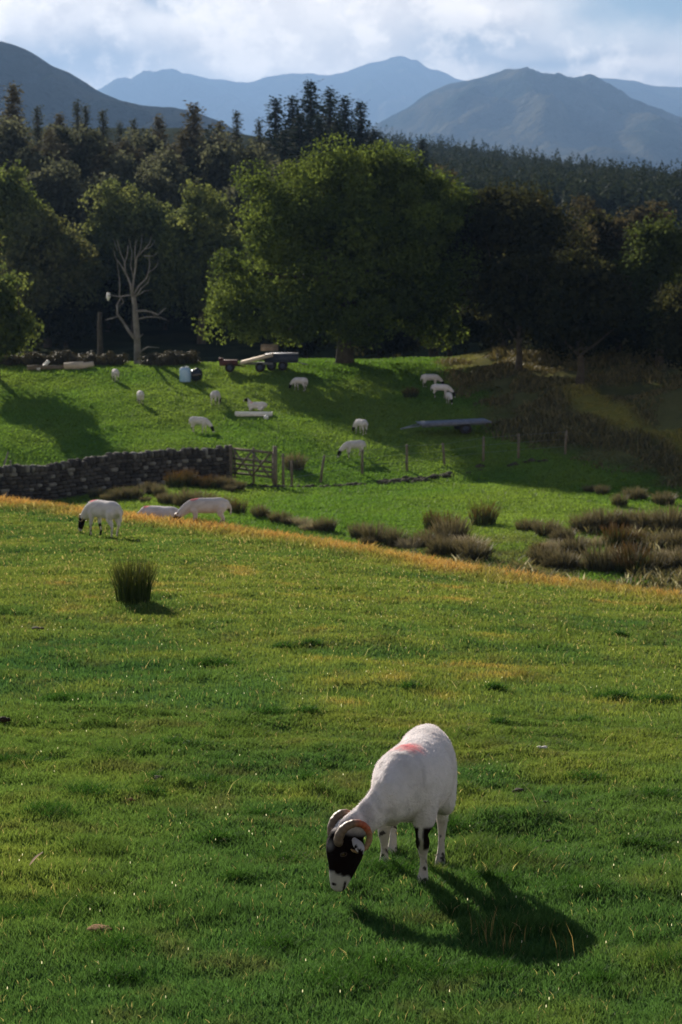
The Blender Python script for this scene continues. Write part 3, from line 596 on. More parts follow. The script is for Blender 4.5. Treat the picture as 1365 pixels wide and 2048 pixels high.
# ------------------------------------------------------------------ rushes
def rush_mesh(n, h, spread, seed, c1, c2, tipc, width=.012, lean=.35):
    r = np.random.default_rng(seed); a = r.uniform(0, 6.283, n); rad = np.sqrt(r.random(n)) * spread
    x, y = np.cos(a) * rad, np.sin(a) * rad; hh = h * r.uniform(.42, 1.0, n) ** .8 * (1 - .28 * (rad / spread) ** 2); o = np.stack([np.cos(a), np.sin(a)], -1) * (rad / spread * lean)[:, None] + r.normal(0, .10, (n, 2))
    w = width * r.uniform(.7, 1.3, n); wa = r.uniform(0, 3.14, n); dx, dy = np.cos(wa) * w / 2, np.sin(wa) * w / 2
    V = np.empty((n, 7, 3)); K = np.empty((n, 7, 3)); t = r.random((n, 1)); base = c3(*c1) * (1 - t) + c3(*c2) * t
    for k, f in enumerate((0, .45, .82)):
        px, py, pz = x + o[:, 0] * hh * f ** 1.6, y + o[:, 1] * hh * f ** 1.6, hh * f - .05 * (f == 0); s = 1 - .35 * f
        V[:, 2 * k] = np.stack([px - dx * s, py - dy * s, pz], -1); V[:, 2 * k + 1] = np.stack([px + dx * s, py + dy * s, pz], -1)
        K[:, 2 * k] = K[:, 2 * k + 1] = base if f < .8 else base * .4 + c3(*tipc) * .6
    V[:, 6] = np.stack([x + o[:, 0] * hh, y + o[:, 1] * hh, hh], -1); K[:, 6] = c3(*tipc)
    b = np.arange(n)[:, None] * 7; q = np.concatenate([b + np.array([[0, 1, 3, 2]]), b + np.array([[2, 3, 5, 4]])]); tr = b + np.array([[4, 5, 6]])
    return fast_mesh('rush_clump', V.reshape(-1, 3), [q, tr], K.reshape(-1, 3))
def rushes():
    g = lambda s, n=240: rush_mesh(n, 1.12, .42, s, (.022, .036, .012), (.055, .065, .022), (.14, .075, .03), .022)
    br = lambda s, n=300: rush_mesh(n, 1.0, .46, s, (.030, .034, .018), (.098, .092, .052), (.21, .18, .11), .026, .55)
    st = lambda s, n=230: rush_mesh(n, .74, .45, s, (.16, .14, .09), (.34, .30, .22), (.42, .37, .28), .022, .8)
    G = [g(400), g(401)]; B = [br(410), br(411), br(412)]; S = [st(420), st(421)]
    r = np.random.default_rng(8)
    def put(me, px, py, sc, label, group, y0=44, rot=0):
        if group and sc > .55:                                       # broken into a bigger and a smaller clump
            put(me, px + r.uniform(8, 22) * r.choice((-1, 1)), py + r.uniform(-7, 7), sc * .5, label, group, y0, rot + 2); sc *= .85
        p = hit(px, py, y0); o = link('rush_clump', me, M['rush'], None, p); o.scale = (sc * r.uniform(.8, 1.2), sc * r.uniform(.8, 1.2), sc * r.uniform(.65, 1.15)); o['label'] = label; o.rotation_euler = (0, 0, rot); return tag(o, label, 'rushes', group)
    o = tag(link('rush_clump', rush_mesh(460, .72, .21, 430, (.018, .040, .010), (.045, .075, .018), (.085, .085, .022), .0085, .22), M['rush'], None, hit(269, 1205, 10, 40)), 'upright dark green rush clump alone on the near hillside', 'rushes')
    R1 = 'brown rushes in the hollow at the right'; R2 = 'brown rushes in the hollow at the middle'; R3 = 'rushes along the foot of the stone wall'; R4 = 'rushes on the shaded rise at the right'
    for k, (px, py, s, kind) in enumerate(((1060, 1062, .9, B), (1095, 1070, 1.0, B), (1130, 1080, .9, B), (1165, 1062, 1.1, B), (1205, 1058, 1.3, B), (1250, 1055, 1.4, B), (1295, 1060, 1.3, B), (1340, 1065, 1.2, B), (1110, 1100, .8, S), (1150, 1108, 1.0, B), (1190, 1090, .8, S),
                                           (1235, 1098, 1.1, G), (1275, 1092, .8, G), (1320, 1095, 1.0, B), (1360, 1098, 1.1, B), (1085, 1130, .9, B), (1125, 1135, 1.1, B), (1170, 1132, .8, S), (1205, 1140, 1.1, B), (1240, 1128, .7, S), (1265, 1140, 1.2, G), (1310, 1138, 1.1, B), (1350, 1130, .9, S), (1220, 1120, .7, S), (1380, 1140, 1.0, B), (1075, 1110, .7, G))):
        put(kind[k % len(kind)], px, py, s * .88, {id(B): 'brown rush clump in the hollow at the right', id(S): 'bleached straw clump among the brown rushes at the right', id(G): 'green rush clump among the brown rushes at the right'}[id(kind)], R1, 42, k)
    for k, (px, py, s, kind) in enumerate(((870, 1090, 1.0, B), (905, 1085, 1.2, B), (940, 1100, 1.1, S), (865, 1060, .9, G), (890, 1068, 1.0, G), (915, 1110, 1.2, B), (950, 1118, 1.0, B), (845, 1095, .9, B), (720, 1078, .9, B), (750, 1085, 1.0, B), (790, 1092, .9, B), (650, 1062, .8, B), (600, 1050, .8, S), (560, 1045, .8, B), (520, 1035, .8, B), (625, 1060, .7, S), (820, 1098, .8, S), (880, 1108, .8, B))):
        put(kind[k % len(kind)], px, py, s * .85, {id(B): 'brown rush clump in the hollow behind the middle of the crest', id(S): 'bleached straw clump behind the middle of the crest', id(G): 'dark green rush clump in the hollow behind the middle of the crest'}[id(kind)], R2, 44, k)
    for k, (px, py, s, kind) in enumerate(((350, 975, .9, G), (375, 973, 1.0, G), (400, 974, .9, G), (425, 976, 1.0, G), (450, 978, .9, B), (475, 980, .8, B), (300, 985, .8, B), (320, 995, .8, B), (270, 998, .9, B), (240, 1000, .9, B), (340, 1008, 1.0, B), (375, 1012, .9, B), (410, 1015, 1.0, B), (445, 1020, .9, B), (480, 1028, .8, G), (30, 985, .8, B), (70, 987, .9, B), (110, 990, .8, B), (150, 992, .9, B), (195, 995, .8, B), (10, 975, .8, B))):
        put(kind[k % len(kind)], px, py, s * .84, {id(B): 'brown rush clump in the dip below the stone wall', id(G): 'olive rush clump at the foot of the stone wall near the gate'}[id(kind)], R3, 55, k)
    for k, (px, py, s) in enumerate(((1205, 990, .6), (1270, 1000, .85), (1330, 1010, .9), (1180, 985, .5), (1240, 1012, .5))):
        put(B[k % 3], px, py, s, 'dark rush clump on the shaded rise at the right', R4, 55, k)
    put(G[0], 967, 1050, .8, 'lone dark rush clump casting a shadow on the sunlit strip', None, 50)
    put(B[1], 590, 940, .8, 'dark rush clump just right of the field gate', None, 66)
    put(G[1], 822, 795, .9, 'small dark tuft in the shaded field below the far sheep', None, 90)
rushes()

# ------------------------------------------------------------------ dry stone wall, gate, fence
def stone_wall():
    r = np.random.default_rng(12)
    pts = [(462, 80.6), (300, 78.2), (150, 75.6), (0, 73.2), (-160, 71)]
    P = np.array([[(px - 682.5) / F * (Y + .3), Y] for px, Y in pts]); seg = np.r_[0, np.cumsum(np.linalg.norm(np.diff(P, axis=0), axis=1))]
    Ltot = seg[-1]; hgt = 1.28
    def pos(s): return np.array([np.interp(s, seg, P[:, 0]), np.interp(s, seg, P[:, 1])])
    o = pos(0); root = empty('stone_wall', on_ground(o[0], o[1]), 'dark dry stone wall with rough upright top stones running left from the gate', 'wall')
    bx = root.location
    def stones(mb, cols, c, size, rot, dark):
        bm = bmesh.new(); bmesh.ops.create_icosphere(bm, subdivisions=2, radius=.5)
        V = np.array([v.co[:] for v in bm.verts]); t = [[v.index for v in f.verts] for f in bm.faces]; bm.free()
        V = np.sign(V) * np.abs(V * 2) ** .55 * .5; V = V * (1 + r.normal(0, .05, V.shape)) * np.array(size); ca, sa = math.cos(rot), math.sin(rot)
        V = np.stack([V[:, 0] * ca - V[:, 1] * sa, V[:, 0] * sa + V[:, 1] * ca, V[:, 2]], -1) + c
        mb.add(V, [], t); k = r.random(); col = (c3(.036, .032, .031) * (1 - k) + c3(.095, .087, .08) * k) * dark
        if r.random() < .10: col = c3(.22, .21, .19)
        cols.append(np.tile(col, (len(V), 1)))
    mb, cols, s = MB(), [], 0.0; cp, cc = MB(), []
    for course in range(8):
        s = -r.random() * .1
        while s < Ltot:
            w = r.uniform(.18, .42); p = pos(s + w / 2); d = pos(s + w) - pos(s); rot = math.atan2(d[1], d[0]); hh = hgt / 8 * np.interp((s + .1) / Ltot, [0, .25, .8, 1], [1, 1, .95, .92])
            g = float(H(p[0], p[1])) - .05
            stones(mb, cols, np.array((p[0] - bx.x, p[1] - bx.y, g - bx.z + hh * (course + .5))), (w * 1.06, .5 - .02 * course, hh * 1.12), rot + r.normal(0, .05), 1); s += w
    s = 0
    while s < Ltot:
        w = r.uniform(.09, .2); p = pos(s + w / 2); d = pos(s + w) - pos(s); rot = math.atan2(d[1], d[0]); hh = r.uniform(.2, .36); g = float(H(p[0], p[1])) - .05
        stones(cp, cc, np.array((p[0] - bx.x, p[1] - bx.y, g - bx.z + hgt * np.interp((s + .1) / Ltot, [0, .25, .8, 1], [1, 1, .95, .92]) + hh * .42)), (w * 1.1, r.uniform(.3, .46), hh), rot + r.normal(0, .12), 1.1); s += w
    link('stone_courses', mb.mesh('stone_courses', True, np.concatenate(cols)), M['stone'], root)
    link('coping', cp.mesh('coping', True, np.concatenate(cc)), M['stone'], root)
stone_wall()

def gate_and_fence():
    A = hit(552, 962, 60); A.y = 78.6; A = on_ground((552 - 682.5) / F * (78.6 + 1.4), 78.6); B = on_ground((464 - 682.5) / F * (80.4 + 1.4), 80.4)
    tag(MB().tube([(0, 0, -.4), (0, 0, .8), (0, 0, 1.68)], [.10, .095, .085], 8).build('gate_post', M['wood'], None, A), 'stout wooden post at the right end of the field gate', 'gate post')
    tag(MB().tube([(0, 0, -.4), (0, 0, .8), (0, 0, 1.55)], [.09, .085, .08], 8).build('gate_post', M['wood'], None, B), 'wooden gate post against the end of the stone wall', 'gate post')
    d = (B - A).normalized(); L = (B - A).length; root = empty('field_gate', A + d * .14, 'barred wooden field gate with crossed braces beside the stone wall', 'gate')
    root.rotation_euler = (0, 0, math.atan2(d.y, d.x)); w = L - .3; sl_ = (B.z - A.z) / L
    for z in (.28, .48, .68, .90, 1.30):
        MB().box((w / 2, 0, z + .1 + sl_ * w / 2), (w, .05, .10 if z > 1 else .085), 0, -math.atan(sl_)).build('bar', M['wood'], root)
    for x, t in ((.04, 'stile'), (w - .04, 'stile'), (w / 2, 'stile')):
        MB().box((x, -.052, .78 + sl_ * x), (.09, .05, 1.5 if x == w / 2 else 1.25)).build('stile', M['wood'], root)
    for (x0, z0, x1, z1) in ((.1, .35, w / 2, 1.38), (.1, 1.38, w / 2, .35), (w / 2, 1.38, w - .1, .35), (w / 2, .35, w - .1, 1.38)):
        MB().tube([(x0, .05, z0 + sl_ * x0), (x1, .05, z1 + sl_ * x1)], .042, 6).build('brace', M['wood'], root)
    # post and wire fence running right from the gate
    posts = [(567, 932, 78.9, 0, 1.2), (584, 936, 79.3, 0, .95), (641, 928, 80.6, .16, 1.0), (725, 926, 82, 0, .95), (814, 930, 83, 0, 1.0), (890, 934, 83.5, -.1, .85), (967, 936, 84, 0, .95), (1037, 938, 84.5, 0, .95), (1130, 940, 85, .05, .95)]
    p0 = on_ground((567 - 682.5) / F * 80.3, 78.9); froot = empty('wire_fence', p0, 'post and wire fence running right from the gate into shade', 'fence'); tops = []
    for px, py, Y, ln, h in posts:
        g = on_ground((px - 682.5) / F * (Y * CP + 1.4), Y); b = g - p0; h = h * 1.15
        MB().tube([(b.x, b.y, b.z - .3), (b.x + ln * .5, b.y, b.z + h * .5), (b.x + ln * h, b.y, b.z + h)], [.06, .058, .05], 7).build('post', M['wood'], froot); tops.append((b, ln, h))
    for f in (.35, .65, .95):
        MB().tube([(b.x + ln * h * f, b.y - .06, b.z + h * f) for b, ln, h in tops], .004, 4).build('wire', M['steel'], froot)
    # low rubble left of a vanished wall along the fence line
    r = np.random.default_rng(31); mb, cols = MB(), []
    base = on_ground((700 - 682.5) / F * 82, 81.5)
    for k in range(150):
        px = r.choice([r.uniform(500, 720), r.uniform(760, 900), r.uniform(560, 1100)]); Y = np.interp(px, [567, 1130], [78.3, 84]) + r.normal(0, .25)
        g = on_ground((px - 682.5) / F * (Y + 1.2), Y); s = r.uniform(.1, .28); bm = bmesh.new(); bmesh.ops.create_icosphere(bm, subdivisions=1, radius=.5)
        V = np.array([v.co[:] for v in bm.verts]); t = [[v.index for v in f.verts] for f in bm.faces]; bm.free()
        mb.add(V * np.array((s * 1.8, s * 1.2, s)) * (1 + r.normal(0, .1, V.shape)) + np.array(g - base), [], t); cols.append(np.tile(c3(.05, .045, .03) * r.uniform(.7, 1.6), (len(V), 1)))
    o = link('rubble', mb.mesh('rubble', False, np.concatenate(cols)), M['stone'], None, base); tag(o, 'low dark line of rubble and turf along the fence', 'rubble', kind='stuff')
    for px, py, h, ln, lab in ((4, 915, .75, .35, 'pale leaning stake behind the wall at the left edge'), (22, 918, .4, 0, 'short pale stake behind the wall, right of the leaning one')):
        Y = 74.6; g = on_ground((px - 682.5) / F * (Y + .5), Y); tag(MB().tube([(0, 0, -.3), (0, 0, 1.2), (ln * h, 0, 1.25 + h)], [.045, .045, .035], 6).build('wooden_stake', M['dead'], None, g), lab, 'stake')
gate_and_fence()

# ------------------------------------------------------------------ farm gear in the field
def wheel(parent, x, y, z, r, w, name='wheel'):
    b = MB(); a = np.linspace(0, 2 * np.pi, 18, endpoint=False); prof = [(r * .55, -w / 2), (r * .92, -w / 2), (r, -w * .3), (r, w * .3), (r * .92, w / 2), (r * .55, w / 2)]
    V = [(x + pr * math.cos(t), y + pw, z + pr * math.sin(t)) for pr, pw in prof for t in a]; n = len(a)
    q = [(i * n + k, i * n + (k + 1) % n, (i + 1) * n + (k + 1) % n, (i + 1) * n + k) for i in range(5) for k in range(n)]
    wo = b.add(V, q).build(name, M['tyre'], parent, smooth=True)
    MB().tube([(x, y - w * .42, z), (x, y + w * .42, z)], r * .56, 14).build('rim', M['navy'], wo); return wo
def gear():
    # grey flatbed trailer in the shade
    p = hit(905, 866, 80); root = empty('flatbed_trailer', p, 'long grey flatbed trailer parked in the shaded field', 'trailer'); root.rotation_euler = (0, 0, math.radians(8)); root.scale = (.86, .86, .68)
    MB().box((.1, 0, .72), (3.9, 1.7, .12), 0, math.radians(-2.5), .02).build('deck', M['deck'], root)
    b = MB(); [b.box((-1.8 + k * .3, .0, .81 + (k - 6) * .013), (.27, 1.66, .03), 0, math.radians(-2.5)) for k in range(13)]; b.build('deck_boards', M['deck'], root)
    for y in (-.5, .5): MB().box((0, y, .60), (3.6, .1, .12), 0, math.radians(-2.5)).build('chassis_rail', M['steel'], root)
    MB().tube([(-1.9, -.45, .58), (-2.9, 0, .32)], .05, 6).tube([(-1.9, .45, .58), (-2.9, 0, .32)], .05, 6).build('drawbar', M['steel'], root)
    MB().tube([(.6, -.8, .36), (.6, .8, .36)], .06, 8).build('axle', M['steel'], root)
    for y in (-.72, .72): wheel(root, .6, y, .36, .36, .22)
    MB().box((1.55, -.84, .90), (.05, .05, .22)).build('stake_pocket', M['steel'], root)
    # pale tipped trailer, navy box trailer and red implement under the huge tree
    Y = 108.5; s = Y / F
    g = on_ground(at(512, 738, Y)[0], Y); root = empty('tipping_trailer', g, 'farm trailer with pale bare boards tipped up beneath the huge tree', 'trailer'); root.scale = (.76,) * 3
    MB().box((.1, 0, 1.02), (2.5, 1.9, .10), 0, math.radians(-14), .02).build('bed', M['pale'], root)
    MB().box((.1, -.98, 1.0), (2.5, .06, .22), 0, math.radians(-14)).build('side_rail', M['pale'], root)
    MB().box((.1, 0, .62), (2.4, .8, .14)).build('chassis', M['steel'], root)
    for y in (-.8, .8): wheel(root, .35, y, .36, .36, .22)
    MB().box((1.0, .9, 1.75), (1.3, .05, .5)).build('headboard', M['wood'], root)
    MB().tube([(-1.1, 0, .6), (-1.9, 0, .35)], .05, 6).build('drawbar', M['steel'], root)
    g = on_ground(at(563, 740, Y)[0], Y + .6); root = empty('box_trailer', g, 'navy box trailer with dark wheels right of the tipped pale bed', 'trailer'); root.scale = (.76,) * 3
    MB().box((0, 0, .92), (2.5, 1.5, .62), 0, 0, .03).build('body', M['navy'], root)
    MB().box((.2, -.03, 1.25), (2.1, 1.6, .06), 0, 0, .01).build('tailboard_rail', M['deck'], root)
    for x in (-.75, .1): 
        for y in (-.76, .76): wheel(root, x, y, .36, .36, .2)
    MB().tube([(1.25, 0, .6), (2.0, 0, .4)], .05, 6).build('drawbar', M['steel'], root)
    g = on_ground(at(458, 742, Y)[0], Y); root = empty('farm_implement', g, 'rusty red farm implement on wheels left of the tipped trailer', 'machine'); root.scale = (.76,) * 3
    MB().box((0, 0, .68), (1.35, 1.1, .42), 0, 0, .06).build('hopper', M['red'], root)
    MB().box((-.55, -.2, .95), (.35, .5, .22), 0, 0, .04).build('cover', M['red'], root)
    MB().tube([(.6, 0, .5), (1.25, 0, .42)], .06, 6).build('drawbar', M['red'], root)
    for y in (-.6, .6): wheel(root, .1, y, .34, .34, .18)
    # tank and bale
    g = on_ground(at(371, 751, 105.5)[0], 105.5); root = empty('water_tank', g, 'pale blue plastic water tank standing on the sunlit grass', 'tank'); root.scale = (.76,) * 3
    a = [(.30, -.04), (.40, .0), (.42, .06), (.42, .85), (.38, .96), (.2, 1.02)]
    MB().tube([(0, 0, z) for r_, z in a], [r_ for r_, z in a], 20).build('tank', M['tank'], root, smooth=True)
    MB().tube([(-.2, -.1, .95), (-.2, -.1, 1.07)], .10, 10).build('cap', M['white'], root); MB().tube([(.12, 0, 1.0), (.12, 0, 1.1)], .14, 12).build('lid', M['white'], root)
    g = on_ground(at(393, 750, 105.8)[0], 105.8); b = MB(); a = np.linspace(-1, 1, 9)
    b.tube([(.0 + t * .40, .1 * t, .44 + .02 * math.sin(5 * t)) for t in a], [.30, .40, .43, .45, .45, .45, .43, .40, .28], 18)
    b.tube([(.08, -.02, .75), (.08, -.02, .98)], [.2, .12], 10)
    tag(b.build('silage_bale', M['black'], None, g, True), 'shiny black wrapped bale touching the blue tank', 'bale').scale = (.76,) * 3
    # white board lying in the field
    g = hit(508, 832, 80); b = MB(); b.box((0, 0, .12), (1.85, .28, .05), 0, 0, .01); b.box((0, -.14, .10), (1.85, .03, .2), 0, 0, .008); b.box((0, .14, .10), (1.85, .03, .2), 0, 0, .008); [b.box((sx * .925, 0, .1), (.03, .3, .2), 0, 0, .008) for sx in (-1, 1)]
    tag(b.build('feed_trough', M['white'], None, g), 'long low white trough lying in the sunlit field', 'trough')
    g = hit(533, 838, 80); tag(MB().tube([(0, 0, -.02), (0, 0, .06), (0, 0, .14), (0, 0, .18)], [.1, .13, .12, .05], 9).build('stone', M['white'], None, g, True), 'small pale stone in front of the white trough', 'stone')
    # logs and scrap at the left wood edge
    for px, py, L, r_, an, tl, mat, lab in ((87, 738, .9, .10, .4, .7, 'white', 'short white log propped at an angle by the left wood edge'), (105, 741, 1.3, .14, .1, 0, 'wood', 'brownish log lying by the propped white log'), (148, 733, 1.1, .20, .0, .08, 'pale', 'pale cut log lying left of the dead tree'), (167, 734, 1.2, .17, .25, .12, 'pale', 'pale split log touching the other pale log'), (70, 712, .9, .16, 0, .05, 'wood', 'grey log on the dark heap at the left wood edge')):
        g = on_ground(at(px, py, 109.5)[0], 109.5); tag(MB().tube([(-L / 2 * math.cos(tl), 0, r_ * .8 - L / 2 * math.sin(tl) * .3), (0, .03, r_ * .9 + L * .1 * math.sin(tl)), (L / 2 * math.cos(tl), .0, r_ + L * .7 * math.sin(tl))], [r_, r_ * 1.05, r_ * .9], 9).build('log', M[mat], None, g), lab, 'log').rotation_euler = (0, 0, an)
    # bramble heap beside the dead tree
    for px, py, w, lab, sd in ((325, 728, 1.2, 'low brown bramble heap right of the dead tree', 1), (365, 726, .9, 'small brown bramble heap behind the blue tank', 2), (40, 735, 1.6, 'rough brown bramble heap at the left wood edge', 3), (200, 728, 1.5, 'dark bramble heap at the foot of the grey broken trunk', 4), (118, 728, 1.2, 'brown bramble heap behind the logs', 5)):
        g = on_ground(at(px, py, 112)[0], 112); r = np.random.default_rng(600 + sd)
        me, _ = crown_mesh('bramble', [(0, 0, .18, w * .9, w * .7, .34), (w * .5, .2, .2, w * .5, w * .5, .42), (-w * .5, -.1, .1, w * .5, w * .5, .25)], 60, 110, .13, .36, (.030, .028, .015), (.080, .070, .034), 600 + sd)
        tag(link('bramble_heap', me, M['rush'], None, g), lab, 'bramble')
gear()

# ------------------------------------------------------------------ sheep
def sweep(P, ra, rb, A, seg=20):
    """elliptic tube: at every point radius ra along A (kept square to the path) and rb across it, with rounded ends"""
    P = np.asarray(P, float); n = len(P); ra = np.asarray(ra, float); rb = np.asarray(rb, float)
    A = np.asarray(A, float); A = np.tile(A, (n, 1)) if A.ndim == 1 else A
    # resample along a smooth curve
    s = np.r_[0, np.cumsum(np.linalg.norm(np.diff(P, axis=0), axis=1))]; m = max(6, n * 5); u = np.linspace(0, s[-1], m)
    def cr(v):
        v = np.asarray(v, float); out = np.empty((m,) + v.shape[1:]); d = np.gradient(v, s, axis=0)
        k = np.clip(np.searchsorted(s, u, 'right') - 1, 0, n - 2); h = (s[k + 1] - s[k]); t = (u - s[k]) / h
        if v.ndim > 1: t_ = t[:, None]; h_ = h[:, None]
        else: t_, h_ = t, h
        return (2 * t_ ** 3 - 3 * t_ ** 2 + 1) * v[k] + (t_ ** 3 - 2 * t_ ** 2 + t_) * h_ * d[k] + (-2 * t_ ** 3 + 3 * t_ ** 2) * v[k + 1] + (t_ ** 3 - t_ ** 2) * h_ * d[k + 1]
    P, ra, rb, A = cr(P), np.abs(cr(ra)), np.abs(cr(rb)), cr(A)
    T = np.gradient(P, axis=0); T /= np.linalg.norm(T, axis=1)[:, None]
    # rounded caps
    f = np.sqrt(1 - np.array((.97, .8, .5)) ** 2)
    r0, r1 = min(ra[0], rb[0]), min(ra[-1], rb[-1])
    P = np.concatenate([[P[0] - T[0] * r0 * k for k in (.97, .8, .5)], P, [P[-1] + T[-1] * r1 * k for k in (.5, .8, .97)]])
    ra = np.r_[ra[0] * f, ra, ra[-1] * f[::-1]]; rb = np.r_[rb[0] * f, rb, rb[-1] * f[::-1]]
    T = np.concatenate([[T[0]] * 3, T, [T[-1]] * 3]); A = np.concatenate([[A[0]] * 3, A, [A[-1]] * 3])
    A = A - T * np.sum(A * T, 1)[:, None]; A /= np.linalg.norm(A, axis=1)[:, None] + 1e-9; B = np.cross(T, A)
    a = np.linspace(0, 2 * np.pi, seg, endpoint=False)
    V = P[:, None] + ra[:, None, None] * np.cos(a)[None, :, None] * A[:, None] + rb[:, None, None] * np.sin(a)[None, :, None] * B[:, None]
    n = len(P); V = V.reshape(-1, 3); i = np.arange(n * seg).reshape(n, seg); j = np.roll(i, -1, 1)
    q = np.stack([i[:-1], j[:-1], j[1:], i[1:]], -1).reshape(-1, 4)
    V = np.concatenate([V, P[:1], P[-1:]]); c0, c1 = n * seg, n * seg + 1
    t = np.array([(c0, (k + 1) % seg, k) for k in range(seg)] + [(c1, (n - 1) * seg + k, (n - 1) * seg + (k + 1) % seg) for k in range(seg)])
    return V, q, t
def fuse(mb, voxel, smooth_it):
    """closed pieces -> one continuous skin"""
    me = mb.mesh('body'); o = bpy.data.objects.new('body', me); C.objects.link(o)
    rm = o.modifiers.new('r', 'REMESH'); rm.mode = 'VOXEL'; rm.voxel_size = voxel; rm.use_smooth_shade = True
    sm = o.modifiers.new('s', 'SMOOTH'); sm.factor = .5; sm.iterations = smooth_it
    dg = bpy.context.evaluated_depsgraph_get(); ev = o.evaluated_get(dg); out = bpy.data.meshes.new_from_object(ev)
    bpy.data.objects.remove(o); bpy.data.meshes.remove(me); out.name = 'body'; return out
def verts(me):
    v = np.empty(len(me.vertices) * 3, np.float32); me.vertices.foreach_get('co', v); return v.reshape(-1, 3).astype(float)

WOOL, WOOL2, BLK, RED = c3(.80, .75, .76), c3(.62, .57, .57), c3(.009, .005, .005), c3(.72, .15, .17)
def d_seg(V, a, b):
    a, b = np.array(a), np.array(b); t = np.clip(((V - a) @ (b - a)) / ((b - a) @ (b - a)), 0, 1); return np.linalg.norm(V - (a + t[:, None] * (b - a)), axis=1), t

def main_sheep():
    base = on_ground(.42, 9.42); bo = np.array(base)
    W = lambda px, py, Y: at(px, py, Y) - bo
    FLf, HLf, FRf, HRf = [np.array(hit(px, py, 5, 20)) - bo for px, py in ((847, 1764), (882, 1731), (769, 1733), (786, 1705))]
    lat = np.array((.97, -.22, 0)); mb = MB()
    # trunk: rump to neck
    mb.add(*sweep([W(856, 1502, 9.74), W(853, 1518, 9.62), W(848, 1542, 9.44), W(826, 1562, 9.24), W(801, 1574, 9.06), W(781, 1596, 8.95)],
                  [.116, .150, .166, .178, .152, .104], [.148, .182, .195, .194, .174, .134], lat, 28))
    mb.add(*sweep([W(812, 1560, 9.08), W(782, 1592, 8.96), W(755, 1618, 8.90), W(728, 1640, 8.86), W(704, 1655, 8.83)], [.118, .092, .073, .065, .060], [.158, .120, .089, .075, .066], lat + np.array((0, -.3, .2)), 24))
    # head
    fr = np.array((-.88, -.47, 0)); side = np.array((.47, -.88, 0))
    h = [W(697, 1660, 8.83), W(692, 1684, 8.80), W(690, 1708, 8.79), W(686, 1732, 8.785), W(681, 1754, 8.78), W(678, 1768, 8.78)]
    mb.add(*sweep(h, [.068, .097, .096, .076, .058, .045], [.058, .070, .064, .053, .044, .038], fr, 24))
    mb.add(*sweep([h[1] - fr * .045, h[2] - fr * .05, h[3] - fr * .03], [.045, .045, .03], [.05, .047, .035], fr, 16))
    for s_ in (1, -1): mb.add(*sweep([h[1] + fr * .045 + side * s_ * .045, h[2] + fr * .05 + side * s_ * .035], [.022, .016], [.018, .014], fr, 10))      # brow
    # legs: (hip, elbow/stifle, knee/hock, fetlock, foot)
    up = np.array((0, 0, 1.0)); fw = np.array((-.22, -.97, 0))
    def leg(pts, r): mb.add(*sweep(pts, r, [x * 1.12 for x in r], lat, 14))
    leg([W(850, 1590, 9.10), W(848, 1640, 9.08), W(845, 1668, 9.09), FLf + up * .20 + fw * .018, FLf + up * .12, FLf + up * .055 - fw * .005, FLf + up * .015 + fw * .02], [.075, .056, .033, .036, .0195, .0235, .031])
    leg([W(795, 1585, 9.16), W(783, 1625, 9.30), FRf + up * .28 - fw * .02, FRf + up * .19 + fw * .01, FRf + up * .11, FRf + up * .05, FRf + up * .012 + fw * .02], [.070, .062, .038, .034, .0195, .0235, .031])
    hl = HLf + np.array((0, 0, 0))
    leg([W(878, 1545, 9.58), W(886, 1595, 9.54), HLf + up * .33 + fw * .015, HLf + up * .25 - fw * .035, HLf + up * .13 - fw * .02, HLf + up * .055, HLf + up * .014 + fw * .02], [.095, .072, .038, .034, .0195, .0235, .031])
    leg([W(842, 1540, 9.60), W(818, 1592, 9.70), HRf + up * .36 + fw * .03, HRf + up * .25 - fw * .03, HRf + up * .13 - fw * .02, HRf + up * .055, HRf + up * .014 + fw * .02], [.09, .075, .042, .034, .0195, .0235, .031])
    me = fuse(mb, .0075, 9); V = verts(me)
    # surface unevenness of shorn wool
    N = np.empty(len(V) * 3, np.float32); me.vertices.foreach_get('normal', N); N = N.reshape(-1, 3)
    onbody = 1 - sst(np.minimum(d_seg(V, h[0] + up * .0, h[5])[0], 9), .10, .11) * 0
    dh, th = d_seg(V, h[0], h[5]); headm = sst(dh, .125, .105) * sst((V - h[0]) @ (h[5] - h[0]), -.004, .006)
    low = sst(V[:, 2] - (H(V[:, 0] + bo[0], V[:, 1] + bo[1]) - bo[2]), .27, .22)
    k = (fbm(V[:, 0] * 16 + V[:, 2] * 9, V[:, 1] * 16 - V[:, 2] * 11, 91, 3) - .5) * .010 * (1 - headm) * (1 - low)
    V2 = V + N * k[:, None]; me.vertices.foreach_set('co', V2.astype(np.float32).ravel())
    n1 = fbm(V[:, 0] * 7 + V[:, 2] * 5, V[:, 1] * 7 - V[:, 2] * 6, 92, 4); c = mixc(WOOL, WOOL2, sst(n1, .45, .75) * .6)
    nk, nt = d_seg(V, W(790, 1560, 9.0), W(712, 1640, 8.85)); ng = fbm(V[:, 0] * 27 + V[:, 2] * 19, V[:, 1] * 27 - V[:, 2] * 21, 99, 4); c = mixc(c, c3(.36, .33, .34), sst(nk, .24, .06) * sst(ng, .40, .70) * .55)         # greyer neck
    # raddle mark on the withers
    rp = W(817, 1509, 9.15); dv = (V - rp) / np.array((.088, .105, .10)); n4 = fbm(V[:, 0] * 26 + V[:, 2] * 20, V[:, 1] * 26 - V[:, 2] * 22, 98, 3); dm = np.sqrt((dv ** 2).sum(1)) + (n1 - .5) * .7 + (n4 - .5) * .8; c = mixc(c, RED, sst(dm, 1.2, .30) * .85); 
    # browner wool where the surface faces down
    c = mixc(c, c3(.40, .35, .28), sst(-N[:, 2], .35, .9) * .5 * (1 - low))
    # legs: white with black blotches
    legs = low * (1 - headm); c = mixc(c, c3(.52, .48, .43), legs)
